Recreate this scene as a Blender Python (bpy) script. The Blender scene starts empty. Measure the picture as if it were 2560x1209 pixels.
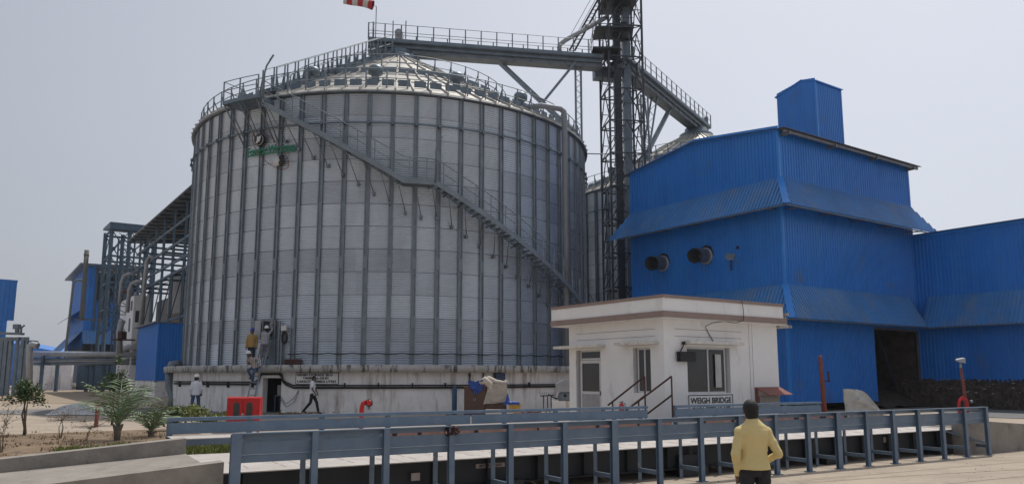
import bpy, bmesh, math, random
from mathutils import Vector, Matrix, noise as mnoise
from math import sin, cos, pi, radians as R
random.seed(7)
sc = bpy.context.scene
COL = sc.collection
# ---------------------------------------------------------------- camera
F, CX, CY, PITCH, CH = 1930.0, 1280.0, 668.0, math.atan(272/1930.0), 1.95
cd = bpy.data.cameras.new('camera'); cam = bpy.data.objects.new('camera', cd); COL.objects.link(cam)
cam.location = (0, 0, CH); cam.rotation_euler = (pi/2 + PITCH, 0, 0)
cd.sensor_width = 36; cd.lens = 36*F/2560; cd.shift_y = (CY-604.5)/2560
cd.clip_end = 4000; cd.clip_start = 0.1
sc.camera = cam
# ---------------------------------------------------------------- world, sun, exposure
w = bpy.data.worlds.new('World'); sc.world = w; w.use_nodes = True
nt = w.node_tree; nt.nodes.clear()
SUN_EL, SUN_AZ = 64.0, 30.0
sky = nt.nodes.new('ShaderNodeTexSky'); sky.sky_type = 'NISHITA'; sky.sun_disc = False
sky.sun_elevation = R(SUN_EL); sky.sun_rotation = R(SUN_AZ)
sky.air_density = 1.0; sky.dust_density = 6.0; sky.ozone_density = 1.5; sky.altitude = 50
bg = nt.nodes.new('ShaderNodeBackground'); bg.inputs['Strength'].default_value = 0.085
bg2 = nt.nodes.new('ShaderNodeBackground'); bg2.inputs['Strength'].default_value = 1.0
bg2.inputs['Color'].default_value = (0.54, 0.568, 0.63, 1)
mx = nt.nodes.new('ShaderNodeMixShader'); mx.inputs[0].default_value = 0.72
out = nt.nodes.new('ShaderNodeOutputWorld')
nt.links.new(sky.outputs[0], bg.inputs[0]); nt.links.new(bg.outputs[0], mx.inputs[1])
nt.links.new(bg2.outputs[0], mx.inputs[2]); nt.links.new(mx.outputs[0], out.inputs[0])
# haze glow is brighter towards the sun side
tc = nt.nodes.new('ShaderNodeTexCoord'); dt = nt.nodes.new('ShaderNodeVectorMath'); dt.operation = 'DOT_PRODUCT'
dt.inputs[1].default_value = (sin(R(42)), cos(R(42)), 0.15)
mr = nt.nodes.new('ShaderNodeMapRange'); mr.inputs[1].default_value = 0.1; mr.inputs[2].default_value = 1.0
mr.inputs[3].default_value = 0.76; mr.inputs[4].default_value = 1.24
nt.links.new(tc.outputs['Generated'], dt.inputs[0]); nt.links.new(dt.outputs['Value'], mr.inputs[0])
cn = nt.nodes.new('ShaderNodeTexNoise'); cn.inputs['Scale'].default_value = 1.6; cn.inputs['Detail'].default_value = 6; cn.inputs['Roughness'].default_value = .55
nt.links.new(tc.outputs['Generated'], cn.inputs['Vector']); cm = nt.nodes.new('ShaderNodeMapRange'); cm.inputs[1].default_value = .3; cm.inputs[2].default_value = .7; cm.inputs[3].default_value = .965; cm.inputs[4].default_value = 1.035
nt.links.new(cn.outputs[0], cm.inputs[0]); mm = nt.nodes.new('ShaderNodeMath'); mm.operation = 'MULTIPLY'; nt.links.new(mr.outputs[0], mm.inputs[0]); nt.links.new(cm.outputs[0], mm.inputs[1])
nt.links.new(mm.outputs[0], bg2.inputs['Strength'])
sd = bpy.data.lights.new('sun', 'SUN'); sd.energy = 2.6; sd.angle = R(0.8); sd.color = (1, .95, .87)
so = bpy.data.objects.new('sun', sd); COL.objects.link(so)
sv = Vector((sin(R(SUN_AZ))*cos(R(SUN_EL)), cos(R(SUN_AZ))*cos(R(SUN_EL)), sin(R(SUN_EL))))
so.rotation_euler = (-sv).to_track_quat('-Z', 'Y').to_euler(); so.location = (0, 0, 60)
sc.view_settings.view_transform = 'Standard'; sc.view_settings.look = 'None'
sc.view_settings.exposure = 0.22; sc.view_settings.gamma = 1.0
sc.cycles.max_bounces = 5; sc.cycles.transparent_max_bounces = 6

# ---------------------------------------------------------------- placing helpers
def ray(x, y):
    a = (x-CX)/F; b = (CY-y)/F
    return Vector((a, cos(PITCH)-b*sin(PITCH), sin(PITCH)+b*cos(PITCH)))
def atY(x, y, Y):
    r = ray(x, y); r = r*(Y/r.y); return Vector((r.x, r.y, r.z+CH))
def atz(x, y, z):
    r = ray(x, y); r = r*((z-CH)/r.z); return Vector((r.x, r.y, z))
def xY(x, y, Y, z):
    p = atY(x, y, Y); return Vector((p.x, Y, z))
YZ = 0.35
Uv = Vector((sin(R(55.4)), cos(R(55.4)), 0)); Vv = Vector((sin(R(-34.6)), cos(R(-34.6)), 0))
Z = Vector((0, 0, 1))
# ---------------------------------------------------------------- materials
MC = {}
def mat(name, col, rough=.6, metal=0, ns=3.0, var=.12, bump=0., bs=None, spec=.5, stretch=None, col2=None, c2lo=.55, c2hi=.75, c2s=1.0, c2str=None, col3=None, c3lo=.6, c3hi=.7, c3s=3.0, c3str=None):
    if name in MC: return MC[name]
    m = bpy.data.materials.new(name); m.use_nodes = True; MC[name] = m
    t = m.node_tree; b = t.nodes['Principled BSDF']
    b.inputs['Roughness'].default_value = rough; b.inputs['Metallic'].default_value = metal
    b.inputs['Specular IOR Level'].default_value = spec
    co = t.nodes.new('ShaderNodeTexCoord'); src = co.outputs['Object']
    def noise(scale, st):
        v = src
        if st:
            mp = t.nodes.new('ShaderNodeMapping'); mp.inputs['Scale'].default_value = st
            t.links.new(src, mp.inputs[0]); v = mp.outputs[0]
        n = t.nodes.new('ShaderNodeTexNoise'); n.inputs['Scale'].default_value = scale; n.inputs['Detail'].default_value = 5
        n.inputs['Roughness'].default_value = .62
        t.links.new(v, n.inputs['Vector']); return n
    n = noise(ns, stretch)
    r = t.nodes.new('ShaderNodeMapRange'); r.inputs[1].default_value = .3; r.inputs[2].default_value = .7
    r.inputs[3].default_value = 1-var; r.inputs[4].default_value = 1+var
    t.links.new(n.outputs[0], r.inputs[0])
    mu = t.nodes.new('ShaderNodeVectorMath'); mu.operation = 'SCALE'; mu.inputs[0].default_value = col[:3]
    t.links.new(r.outputs[0], mu.inputs['Scale']); last = mu.outputs[0]
    if col2:
        n2 = noise(c2s, c2str)
        r2 = t.nodes.new('ShaderNodeMapRange'); r2.inputs[1].default_value = c2lo; r2.inputs[2].default_value = c2hi
        t.links.new(n2.outputs[0], r2.inputs[0])
        mxx = t.nodes.new('ShaderNodeMix'); mxx.data_type = 'RGBA'; mxx.inputs[7].default_value = (*col2, 1)
        t.links.new(r2.outputs[0], mxx.inputs[0]); t.links.new(last, mxx.inputs[6]); last = mxx.outputs[2]
    if col3:
        n3 = noise(c3s, c3str); r3 = t.nodes.new('ShaderNodeMapRange'); r3.inputs[1].default_value = c3lo; r3.inputs[2].default_value = c3hi
        t.links.new(n3.outputs[0], r3.inputs[0]); m3 = t.nodes.new('ShaderNodeMix'); m3.data_type = 'RGBA'; m3.inputs[7].default_value = (*col3, 1)
        t.links.new(r3.outputs[0], m3.inputs[0]); t.links.new(last, m3.inputs[6]); last = m3.outputs[2]
    t.links.new(last, b.inputs['Base Color'])
    if bump:
        nb = noise(bs or ns*4, stretch)
        bu = t.nodes.new('ShaderNodeBump'); bu.inputs['Strength'].default_value = bump; bu.inputs['Distance'].default_value = .02
        t.links.new(nb.outputs[0], bu.inputs['Height']); t.links.new(bu.outputs[0], b.inputs['Normal'])
    return m
def silo_mat():
    m = bpy.data.materials.new('galvanised_sheet'); m.use_nodes = True; t = m.node_tree; b = t.nodes['Principled BSDF']
    uv = t.nodes.new('ShaderNodeUVMap'); br = t.nodes.new('ShaderNodeTexBrick')
    br.offset = .5; br.inputs['Scale'].default_value = 1; br.inputs['Brick Width'].default_value = 2; br.inputs['Row Height'].default_value = 1
    br.inputs['Mortar Size'].default_value = .012; br.inputs['Mortar Smooth'].default_value = .3
    br.inputs['Color1'].default_value = (.43, .48, .55, 1); br.inputs['Color2'].default_value = (.55, .61, .685, 1)
    br.inputs['Mortar'].default_value = (.10, .11, .13, 1); br.inputs['Bias'].default_value = 0
    t.links.new(uv.outputs[0], br.inputs[0])
    # a few whole rings differ in zinc tone
    sp = t.nodes.new('ShaderNodeSeparateXYZ'); t.links.new(uv.outputs[0], sp.inputs[0])
    fl = t.nodes.new('ShaderNodeMath'); fl.operation = 'FLOOR'; t.links.new(sp.outputs[1], fl.inputs[0])
    wn = t.nodes.new('ShaderNodeTexWhiteNoise'); wn.noise_dimensions = '1D'; t.links.new(fl.outputs[0], wn.inputs['W'])
    mr = t.nodes.new('ShaderNodeMapRange'); mr.inputs[3].default_value = .92; mr.inputs[4].default_value = 1.08
    t.links.new(wn.outputs[0], mr.inputs[0])
    co = t.nodes.new('ShaderNodeTexCoord'); nz = t.nodes.new('ShaderNodeTexNoise'); nz.inputs['Scale'].default_value = .8; nz.inputs['Detail'].default_value = 8
    mp = t.nodes.new('ShaderNodeMapping'); mp.inputs['Scale'].default_value = (1, 1, .35)
    t.links.new(co.outputs['Object'], mp.inputs[0]); t.links.new(mp.outputs[0], nz.inputs['Vector'])
    mr2 = t.nodes.new('ShaderNodeMapRange'); mr2.inputs[1].default_value = .3; mr2.inputs[2].default_value = .7; mr2.inputs[3].default_value = .86; mr2.inputs[4].default_value = 1.10
    t.links.new(nz.outputs[0], mr2.inputs[0])
    ml = t.nodes.new('ShaderNodeMath'); ml.operation = 'MULTIPLY'; t.links.new(mr.outputs[0], ml.inputs[0]); t.links.new(mr2.outputs[0], ml.inputs[1])
    sca = t.nodes.new('ShaderNodeVectorMath'); sca.operation = 'SCALE'; t.links.new(br.outputs[0], sca.inputs[0]); t.links.new(ml.outputs[0], sca.inputs['Scale'])
    t.links.new(sca.outputs[0], b.inputs['Base Color'])
    b.inputs['Metallic'].default_value = .65; b.inputs['Roughness'].default_value = .38
    return m
M_SILO = silo_mat()
M_GALV = mat('galvanised_steel', (.20, .235, .27), .55, .5, 2, .15)
M_GALVD = mat('galvanised_steel_dull', (.16, .185, .21), .5, .5, 2, .2)
M_GALVB = mat('galvanised_blue_grey', (.15, .19, .23), .5, .4, 2, .18)
M_ROOF = mat('silo_roof_sheet', (.44, .43, .405), .5, .25, 1.2, .12)
M_BLUE = mat('blue_sheet', (.020, .175, .58), .36, 0, .5, .12, col2=(.035, .21, .60), c2lo=.42, c2hi=.8, c2s=1.6, c2str=(1, 1, .12), spec=.5, col3=(.09, .15, .28), c3lo=.60, c3hi=.82, c3s=.6)
M_BLUET = mat('blue_trim', (.03, .22, .66), .35, 0, 1, .08)
M_BLUES = mat('blue_skirt_sheet', (.05, .20, .48), .33, 0, .6, .15, col2=(.15, .22, .35), c2lo=.5, c2hi=.8, c2s=.8)
M_SHEETBACK = mat('grey_sheet', (.17, .175, .19), .5, .3, 2, .15)
M_FENCE = mat('blue_grey_paint', (.105, .16, .235), .42, 0, 1.5, .10, col2=(.15, .20, .26), c2lo=.45, c2hi=.8, c2s=3, col3=(.15, .11, .09), c3lo=.66, c3hi=.72, c3s=9)
M_FENCEL = mat('blue_grey_paint_worn', (.11, .15, .20), .5, 0, 3, .2, col2=(.25, .24, .22), c2lo=.6, c2hi=.7, c2s=8)
M_DSTEEL = mat('dark_steel', (.05, .058, .07), .5, .3, 2, .2)
M_PSTEEL = mat('plant_steel', (.045, .085, .13), .5, .2, 2, .25)
M_WHITE = mat('white_paint', (.80, .79, .785), .7, 0, 1.2, .05, bump=.15, bs=30, col2=(.50, .47, .43), c2lo=.60, c2hi=.85, c2s=1.3, c2str=(1, 1, .5), col3=(.52, .48, .44), c3lo=.60, c3hi=.78, c3s=4, c3str=(1, 1, .25))
M_BROWN = mat('brown_band', (.27, .20, .175), .7, 0, 3, .1)
M_CONC = mat('concrete', (.27, .245, .215), .85, 0, 1.2, .18, bump=.6, bs=25, col2=(.19, .17, .155), c2lo=.48, c2hi=.72, c2s=2.5, col3=(.12, .11, .10), c3lo=.62, c3hi=.75, c3s=5, c3str=(1, 1, .4))
M_CONCB = mat('stained_whitewash', (.76, .745, .735), .8, 0, 2, .10, bump=.2, bs=12, col2=(.30, .23, .20), c2lo=.52, c2hi=.74, c2s=2.2, c2str=(1, 1, .16))
M_CONCE = mat('slab_edge', (.42, .41, .40), .85, 0, 3, .15, bump=.3, bs=10, col2=(.10, .095, .09), c2lo=.5, c2hi=.62, c2s=5, c2str=(1, 1, .25))
M_DECK = mat('deck_plate', (.44, .41, .385), .6, .1, 2.5, .12, col2=(.30, .27, .25), c2lo=.55, c2hi=.75, c2s=4)
M_PRIMER = mat('red_primer', (.34, .19, .155), .7, 0, 5, .25)
M_GIRD = mat('under_deck_shade', (.018, .021, .026), .6, 0, 3, .2)  # shade under the deck is put into this near-black girder and footing colour
M_RED = mat('red_paint', (.50, .012, .016), .35, 0, 3, .08)
M_RUST = mat('red_oxide', (.06, .02, .017), .6, .1, 8, .25)
M_RUSTL = mat('red_oxide_light', (.19, .055, .042), .6, .1, 8, .2)
M_BLACK = mat('black_rubber', (.012, .012, .013), .6, 0, 3, .1)
M_GLASS = mat('dark_glass', (.035, .037, .04), .12, 0, 2, .2)
M_ALU = mat('white_frame', (.55, .55, .56), .4, .1, 3, .05)
M_GREEN = mat('green_letter', (.006, .15, .085), .45)
M_SOIL = mat('soil', (.19, .135, .085), .95, 0, 2, .3, bump=.8, bs=14, col2=(.09, .06, .04), c2lo=.5, c2hi=.65, c2s=3)
M_SAND = mat('sand', (.30, .235, .17), .95, 0, 1, .2, bump=.6, bs=6)
M_ASPH = mat('asphalt_patch', (.16, .16, .16), .9, 0, 1, .15)
M_BARK = mat('bark', (.15, .12, .09), .9, 0, 10, .3)
M_LEAF = mat('leaf', (.045, .085, .02), .55, 0, 5, .35)
M_LEAFY = mat('leaf_yellow_green', (.14, .17, .03), .55, 0, 5, .35)
M_PALM = mat('palm_leaf', (.16, .225, .12), .5, 0, 4, .35)
M_DRY = mat('dry_leaf', (.20, .13, .07), .8, 0, 6, .3)
M_PIPE = mat('pipe_lagging', (.34, .355, .38), .6, .2, 2, .15)
M_TANK = mat('tank_wall', (.33, .315, .31), .7, .1, 1, .12)
M_CUP = mat('brown_laminate', (.085, .042, .03), .45, 0, 3, .2)
M_TARPB = mat('blue_tarpaulin', (.012, .06, .30), .45, 0, 5, .2)
M_TARPG = mat('grey_sack_sheet', (.38, .345, .31), .7, 0, 4, .15, bump=.5, bs=12)
M_CREAM = mat('cream_sheet', (.62, .55, .45), .7)
M_YEL = mat('yellow_box', (.50, .30, .04), .5, 0, 4, .15)
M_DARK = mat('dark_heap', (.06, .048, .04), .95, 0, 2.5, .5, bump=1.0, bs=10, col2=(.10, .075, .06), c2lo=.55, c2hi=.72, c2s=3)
M_DIRTW = mat('pale_scrap', (.30, .29, .27), .8)
M_SKIN = mat('skin', (.14, .075, .05), .55, 0, 8, .08)
M_SKINF = mat('skin_light', (.19, .105, .07), .55, 0, 8, .08)
M_HAIR = mat('hair', (.007, .006, .006), .7, 0, 20, .3, bump=.4, bs=80)
M_YSH = mat('yellow_shirt', (.62, .50, .23), .75, 0, 4, .05, bump=.3, bs=40)
M_WSH = mat('white_shirt', (.66, .67, .72), .75, 0, 4, .04, bump=.2, bs=9)
M_MSH = mat('mustard_shirt', (.33, .21, .07), .8, 0, 4, .08, bump=.2, bs=9)
M_JEAN = mat('blue_jeans', (.045, .085, .165), .85, 0, 6, .2)
M_BLKT = mat('black_trousers', (.014, .014, .018), .8, 0, 6, .2)
M_GRYT = mat('grey_trousers', (.15, .145, .15), .8, 0, 6, .12)
M_NAVT = mat('navy_trousers', (.015, .022, .05), .8, 0, 6, .2)
M_SHOE = mat('dark_shoe', (.02, .018, .016), .5)
M_HELW = mat('white_helmet', (.75, .75, .73), .3)
M_HELB = mat('blue_helmet', (.02, .05, .33), .35)
M_EYE = mat('eye', (.02, .015, .012), .2)
def pattern_mat(name, c1, c2, kind):
    m = bpy.data.materials.new(name); m.use_nodes = True; t = m.node_tree; b = t.nodes['Principled BSDF']; b.inputs['Roughness'].default_value = .8
    co = t.nodes.new('ShaderNodeTexCoord'); sp = t.nodes.new('ShaderNodeSeparateXYZ'); t.links.new(co.outputs['Object'], sp.inputs[0])
    def wave(ax, per, duty):
        a = t.nodes.new('ShaderNodeMath'); a.operation = 'MULTIPLY'; a.inputs[1].default_value = 1/per; t.links.new(sp.outputs[ax], a.inputs[0])
        f = t.nodes.new('ShaderNodeMath'); f.operation = 'FRACT'; t.links.new(a.outputs[0], f.inputs[0])
        l = t.nodes.new('ShaderNodeMath'); l.operation = 'LESS_THAN'; l.inputs[1].default_value = duty; t.links.new(f.outputs[0], l.inputs[0]); return l
    l = wave(0, .06, .4)
    if kind == 'check':
        l2 = wave(2, .06, .4); x = t.nodes.new('ShaderNodeMath'); x.operation = 'MAXIMUM'; t.links.new(l.outputs[0], x.inputs[0]); t.links.new(l2.outputs[0], x.inputs[1]); l = x
    mxx = t.nodes.new('ShaderNodeMix'); mxx.data_type = 'RGBA'; mxx.inputs[6].default_value = (*c1, 1); mxx.inputs[7].default_value = (*c2, 1)
    t.links.new(l.outputs[0], mxx.inputs[0]); t.links.new(mxx.outputs[2], b.inputs['Base Color']); return m
M_STRIPE = pattern_mat('striped_shirt', (.50, .47, .45), (.13, .055, .045), 'stripe')
M_CHECK = pattern_mat('checked_shirt', (.55, .55, .56), (.12, .125, .15), 'check')

# ---------------------------------------------------------------- mesh builder
class MB:
    def __init__(s): s.v = []; s.f = []; s.sm = []
    def quad(s, a, b, c, d): i = len(s.v); s.v += [tuple(a), tuple(b), tuple(c), tuple(d)]; s.f.append((i, i+1, i+2, i+3)); s.sm.append(False)
    def tri(s, a, b, c): i = len(s.v); s.v += [tuple(a), tuple(b), tuple(c)]; s.f.append((i, i+1, i+2)); s.sm.append(False)
    def hexa(s, p):
        i = len(s.v); s.v += [tuple(q) for q in p]
        for f in ((0,3,2,1),(4,5,6,7),(0,1,5,4),(1,2,6,5),(2,3,7,6),(3,0,4,7)): s.f.append(tuple(i+k for k in f)); s.sm.append(False)
        return s
    def obox(s, o, ax, ay, az):   # corner + three edge vectors
        o = Vector(o); ax = Vector(ax); ay = Vector(ay); az = Vector(az)
        return s.hexa([o, o+ax, o+ax+ay, o+ay, o+az, o+ax+az, o+ax+ay+az, o+ay+az])
    def box(s, x0, x1, y0, y1, z0, z1): return s.obox((x0, y0, z0), (x1-x0, 0, 0), (0, y1-y0, 0), (0, 0, z1-z0))
    def beam(s, p, q, w, h=None, up=Z):
        p = Vector(p); q = Vector(q); h = w if h is None else h
        d = (q-p); 
        if d.length < 1e-6: return s
        dn = d.normalized(); side = dn.cross(up)
        if side.length < 1e-3: side = dn.cross(Vector((1, 0, 0)))
        side.normalize(); u = side.cross(dn).normalized()
        return s.obox(p-side*w/2-u*h/2, d, side*w, u*h)
    def tube(s, pts, r, n=8, caps=True):
        pts = [Vector(p) for p in pts]; rs = r if isinstance(r, (list, tuple)) else [r]*len(pts)
        base = len(s.v); ref = None
        for k, p in enumerate(pts):
            d = (pts[min(k+1, len(pts)-1)]-pts[max(k-1, 0)]).normalized()
            if ref is None:
                ref = d.cross(Z)
                if ref.length < .05: ref = d.cross(Vector((1, 0, 0)))
            a = (ref-d*ref.dot(d)); 
            if a.length < 1e-4: a = d.orthogonal()
            a.normalize(); b = d.cross(a); ref = a
            for j in range(n):
                t = 2*pi*j/n; s.v.append(tuple(p+(a*cos(t)+b*sin(t))*rs[k]))
        for k in range(len(pts)-1):
            for j in range(n):
                a = base+k*n+j; b = base+k*n+(j+1) % n
                s.f.append((a, b, b+n, a+n)); s.sm.append(True)
        if caps:
            s.f.append(tuple(base+j for j in reversed(range(n)))); s.sm.append(False)
            s.f.append(tuple(base+(len(pts)-1)*n+j for j in range(n))); s.sm.append(False)
        return s
    def lathe(s, o, prof, n=24, ax=Z):
        o = Vector(o); ax = Vector(ax).normalized(); a = ax.orthogonal().normalized(); b = ax.cross(a); base = len(s.v)
        for r, h in prof:
            for j in range(n):
                t = 2*pi*j/n; s.v.append(tuple(o+ax*h+(a*cos(t)+b*sin(t))*max(r, 1e-4)))
        for k in range(len(prof)-1):
            for j in range(n):
                i = base+k*n+j; i2 = base+k*n+(j+1) % n
                s.f.append((i, i2, i2+n, i+n)); s.sm.append(True)
        return s
    def ell(s, c, r, rot=None, n=12, m=8):
        c = Vector(c); base = len(s.v); rot = rot or Matrix.Identity(3)
        for i in range(m+1):
            ph = pi*i/m
            for j in range(n):
                t = 2*pi*j/n; s.v.append(tuple(c+rot@Vector((r[0]*sin(ph)*cos(t), r[1]*sin(ph)*sin(t), r[2]*cos(ph)))))
        for i in range(m):
            for j in range(n):
                a = base+i*n+j; b = base+i*n+(j+1) % n
                s.f.append((a, a+n, b+n, b)); s.sm.append(True)
        return s
    def grid(s, fn, nu, nv, smooth=True):
        base = len(s.v)
        for i in range(nu+1):
            for j in range(nv+1): s.v.append(tuple(fn(i/nu, j/nv)))
        for i in range(nu):
            for j in range(nv):
                a = base+i*(nv+1)+j; s.f.append((a, a+1, a+nv+2, a+nv+1)); s.sm.append(smooth)
        return s
    def ribs(s, top, bot, L, nrm, pitch=.2, depth=.03, u0=0.):
        """corrugated sheet: top(u) / bot(u) give the edge points, u in u0..u0+L metres"""
        nrm = Vector(nrm); u = u0; cols = []
        prof = ((0, 0), (.55, 0), (.65, 1), (.90, 1), (1.0, 0))
        while u < u0+L-1e-6:
            for a, d in prof[:-1]:
                x = u+a*pitch
                if x < u0+L: cols.append((x, d))
            u += pitch
        cols.append((u0+L, 0)); base = len(s.v)
        for x, d in cols:
            o = nrm*(d*depth); s.v.append(tuple(Vector(top(x))+o)); s.v.append(tuple(Vector(bot(x))+o))
        for k in range(len(cols)-1):
            a = base+2*k; s.f.append((a, a+1, a+3, a+2)); s.sm.append(False)
        return s
    def build(s, name, m, parent=None, loc=None):
        me = bpy.data.meshes.new(name)
        me.from_pydata(s.v, [], s.f); me.materials.append(m)
        me.polygons.foreach_set('use_smooth', s.sm); me.update()
        o = bpy.data.objects.new(name, me); COL.objects.link(o)
        if loc is not None:
            L = Vector(loc); me.transform(Matrix.Translation(-L)); 
            o.location = L if parent is None else L-par_loc(parent)
        elif parent is not None:
            me.transform(Matrix.Translation(-par_loc(parent)))
        if parent is not None: o.parent = parent
        return o
def par_loc(p):
    l = Vector((0, 0, 0))
    while p is not None: l += p.location; p = p.parent
    return l
def tag(o, label=None, cat=None, group=None, kind=None):
    if label: o['label'] = label
    if cat: o['category'] = cat
    if group: o['group'] = group
    if kind: o['kind'] = kind
    return o
def thing(name, loc, label, cat, group=None):
    o = bpy.data.objects.new(name, None); COL.objects.link(o); o.location = Vector(loc); o.empty_display_size = .2
    return tag(o, label, cat, group)
def solo(mb, name, m, label, cat, group=None):
    vs = mb.v; n = len(vs)
    c = Vector((sum(v[0] for v in vs)/n, sum(v[1] for v in vs)/n, min(v[2] for v in vs)))
    return tag(mb.build(name, m, None, c), label, cat, group)
def copy_tree(o, parent=None):
    c = o.copy(); COL.objects.link(c); c.parent = parent
    for ch in [x for x in sc.objects if x.parent == o]: copy_tree(ch, c)
    return c
def textmesh(s, size, ext=.01, bold=.0, align='CENTER', spacing=1.0):
    cu = bpy.data.curves.new('t', 'FONT'); cu.body = s; cu.size = size; cu.extrude = ext; cu.offset = bold
    cu.align_x = align; cu.align_y = 'CENTER'; cu.space_character = spacing
    o = bpy.data.objects.new('t', cu); COL.objects.link(o)
    bpy.context.view_layer.update()
    me = bpy.data.meshes.new_from_object(o.evaluated_get(bpy.context.evaluated_depsgraph_get()))
    bpy.data.objects.remove(o); return me
def place_text(name, me, m, origin, xdir, ydir, parent, fit=None):
    xs = [v.co.x for v in me.vertices]; ys = [v.co.y for v in me.vertices]
    sx = sy = 1
    if fit: sx = fit[0]/(max(xs)-min(xs)); sy = fit[1]/(max(ys)-min(ys))
    cx = (max(xs)+min(xs))/2; cy = (max(ys)+min(ys))/2
    xd = Vector(xdir).normalized(); yd = Vector(ydir).normalized(); zd = xd.cross(yd)
    pl = par_loc(parent) if parent else Vector((0, 0, 0))
    for v in me.vertices:
        x, y, z = (v.co.x-cx)*sx, (v.co.y-cy)*sy, v.co.z
        v.co = Vector(origin)+xd*x+yd*y+zd*z-pl
    me.materials.clear(); me.materials.append(m)
    o = bpy.data.objects.new(name, me); COL.objects.link(o)
    if parent: o.parent = parent
    return o
# ================================================================ GROUND
P0 = Vector((-3.75, 10.6, 0)); BD = Vector((sin(R(59.5)), cos(R(59.5)), 0)); BN = Vector((-BD.y, BD.x, 0))
def bp(s, w_, z=0.): q = P0+BD*s+BN*w_; q.z = z; return q
g = MB(); ws = [-900, -60, -12, 0, 1.0, 3.3, 5, 12, 40, 120, 400, 1500]; ss = [-1500, -300, -60, -20, 0, 10, 20, 60, 300, 1500]
def gz(w_): return 0. if w_ <= 1.0 else (YZ if w_ >= 3.3 else YZ*(w_-1)/2.3)
for i in range(len(ws)-1):
    for j in range(len(ss)-1):
        g.quad(bp(ss[j], ws[i], gz(ws[i])), bp(ss[j+1], ws[i], gz(ws[i])), bp(ss[j+1], ws[i+1], gz(ws[i+1])), bp(ss[j], ws[i+1], gz(ws[i+1])))
M_GROUND = mat('yard_concrete', (.36, .30, .235), .9, 0, .35, .14, bump=.5, bs=22, col2=(.24, .20, .165), c2lo=.48, c2hi=.78, c2s=.9, c2str=(.5, 1.6, 1), col3=(.13, .115, .10), c3lo=.63, c3hi=.73, c3s=2.2, c3str=(.4, 1.4, 1))
tag(g.build('ground', M_GROUND), kind='structure')
def patch(name, pts, m, z):
    b = MB(); i = len(b.v); b.v += [(p[0], p[1], z) for p in pts]; b.f.append(tuple(range(len(pts)))); b.sm.append(False)
    return tag(b.build(name, m), kind='structure')
def wob(pts, n=6, a=.35):
    o = []
    for k in range(len(pts)):
        p = Vector(pts[k]); q = Vector(pts[(k+1) % len(pts)])
        for i in range(n):
            r_ = p.lerp(q, i/n); o.append((r_.x+random.uniform(-a, a)*(i > 0), r_.y+random.uniform(-a, a)*(i > 0), 0))
    return o
# planting bed of bare soil beside the ramp
patch('planting_bed', [bp(-12, 4.3), bp(.3, 5.3), bp(2.2, 6.2), atz(430, 1072, YZ), atz(290, 1078, YZ), atz(60, 1086, YZ), atz(-300, 1100, YZ)], M_SOIL, YZ+.03)
# sandy mound area far left, darker round tar patch
sb = wob([atz(0, 985, YZ), atz(175, 968, YZ), atz(400, 985, YZ), atz(330, 1008, YZ), atz(0, 1008, YZ)], 6, .5)
patch('sand_area', sb, M_SAND, YZ+.012)
c0 = atz(385, 1028, YZ); patch('tar_patch', [(c0.x+8.2*cos(t*pi/24), c0.y+3.6*sin(t*pi/24), 0) for t in range(48)], M_ASPH, YZ+.02)
patch('asphalt_strip', [atz(2440, 1042, YZ), atz(2700, 1050, YZ), atz(2800, 1012, YZ), atz(2200, 1010, YZ)], M_ASPH, YZ+.016)

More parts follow.
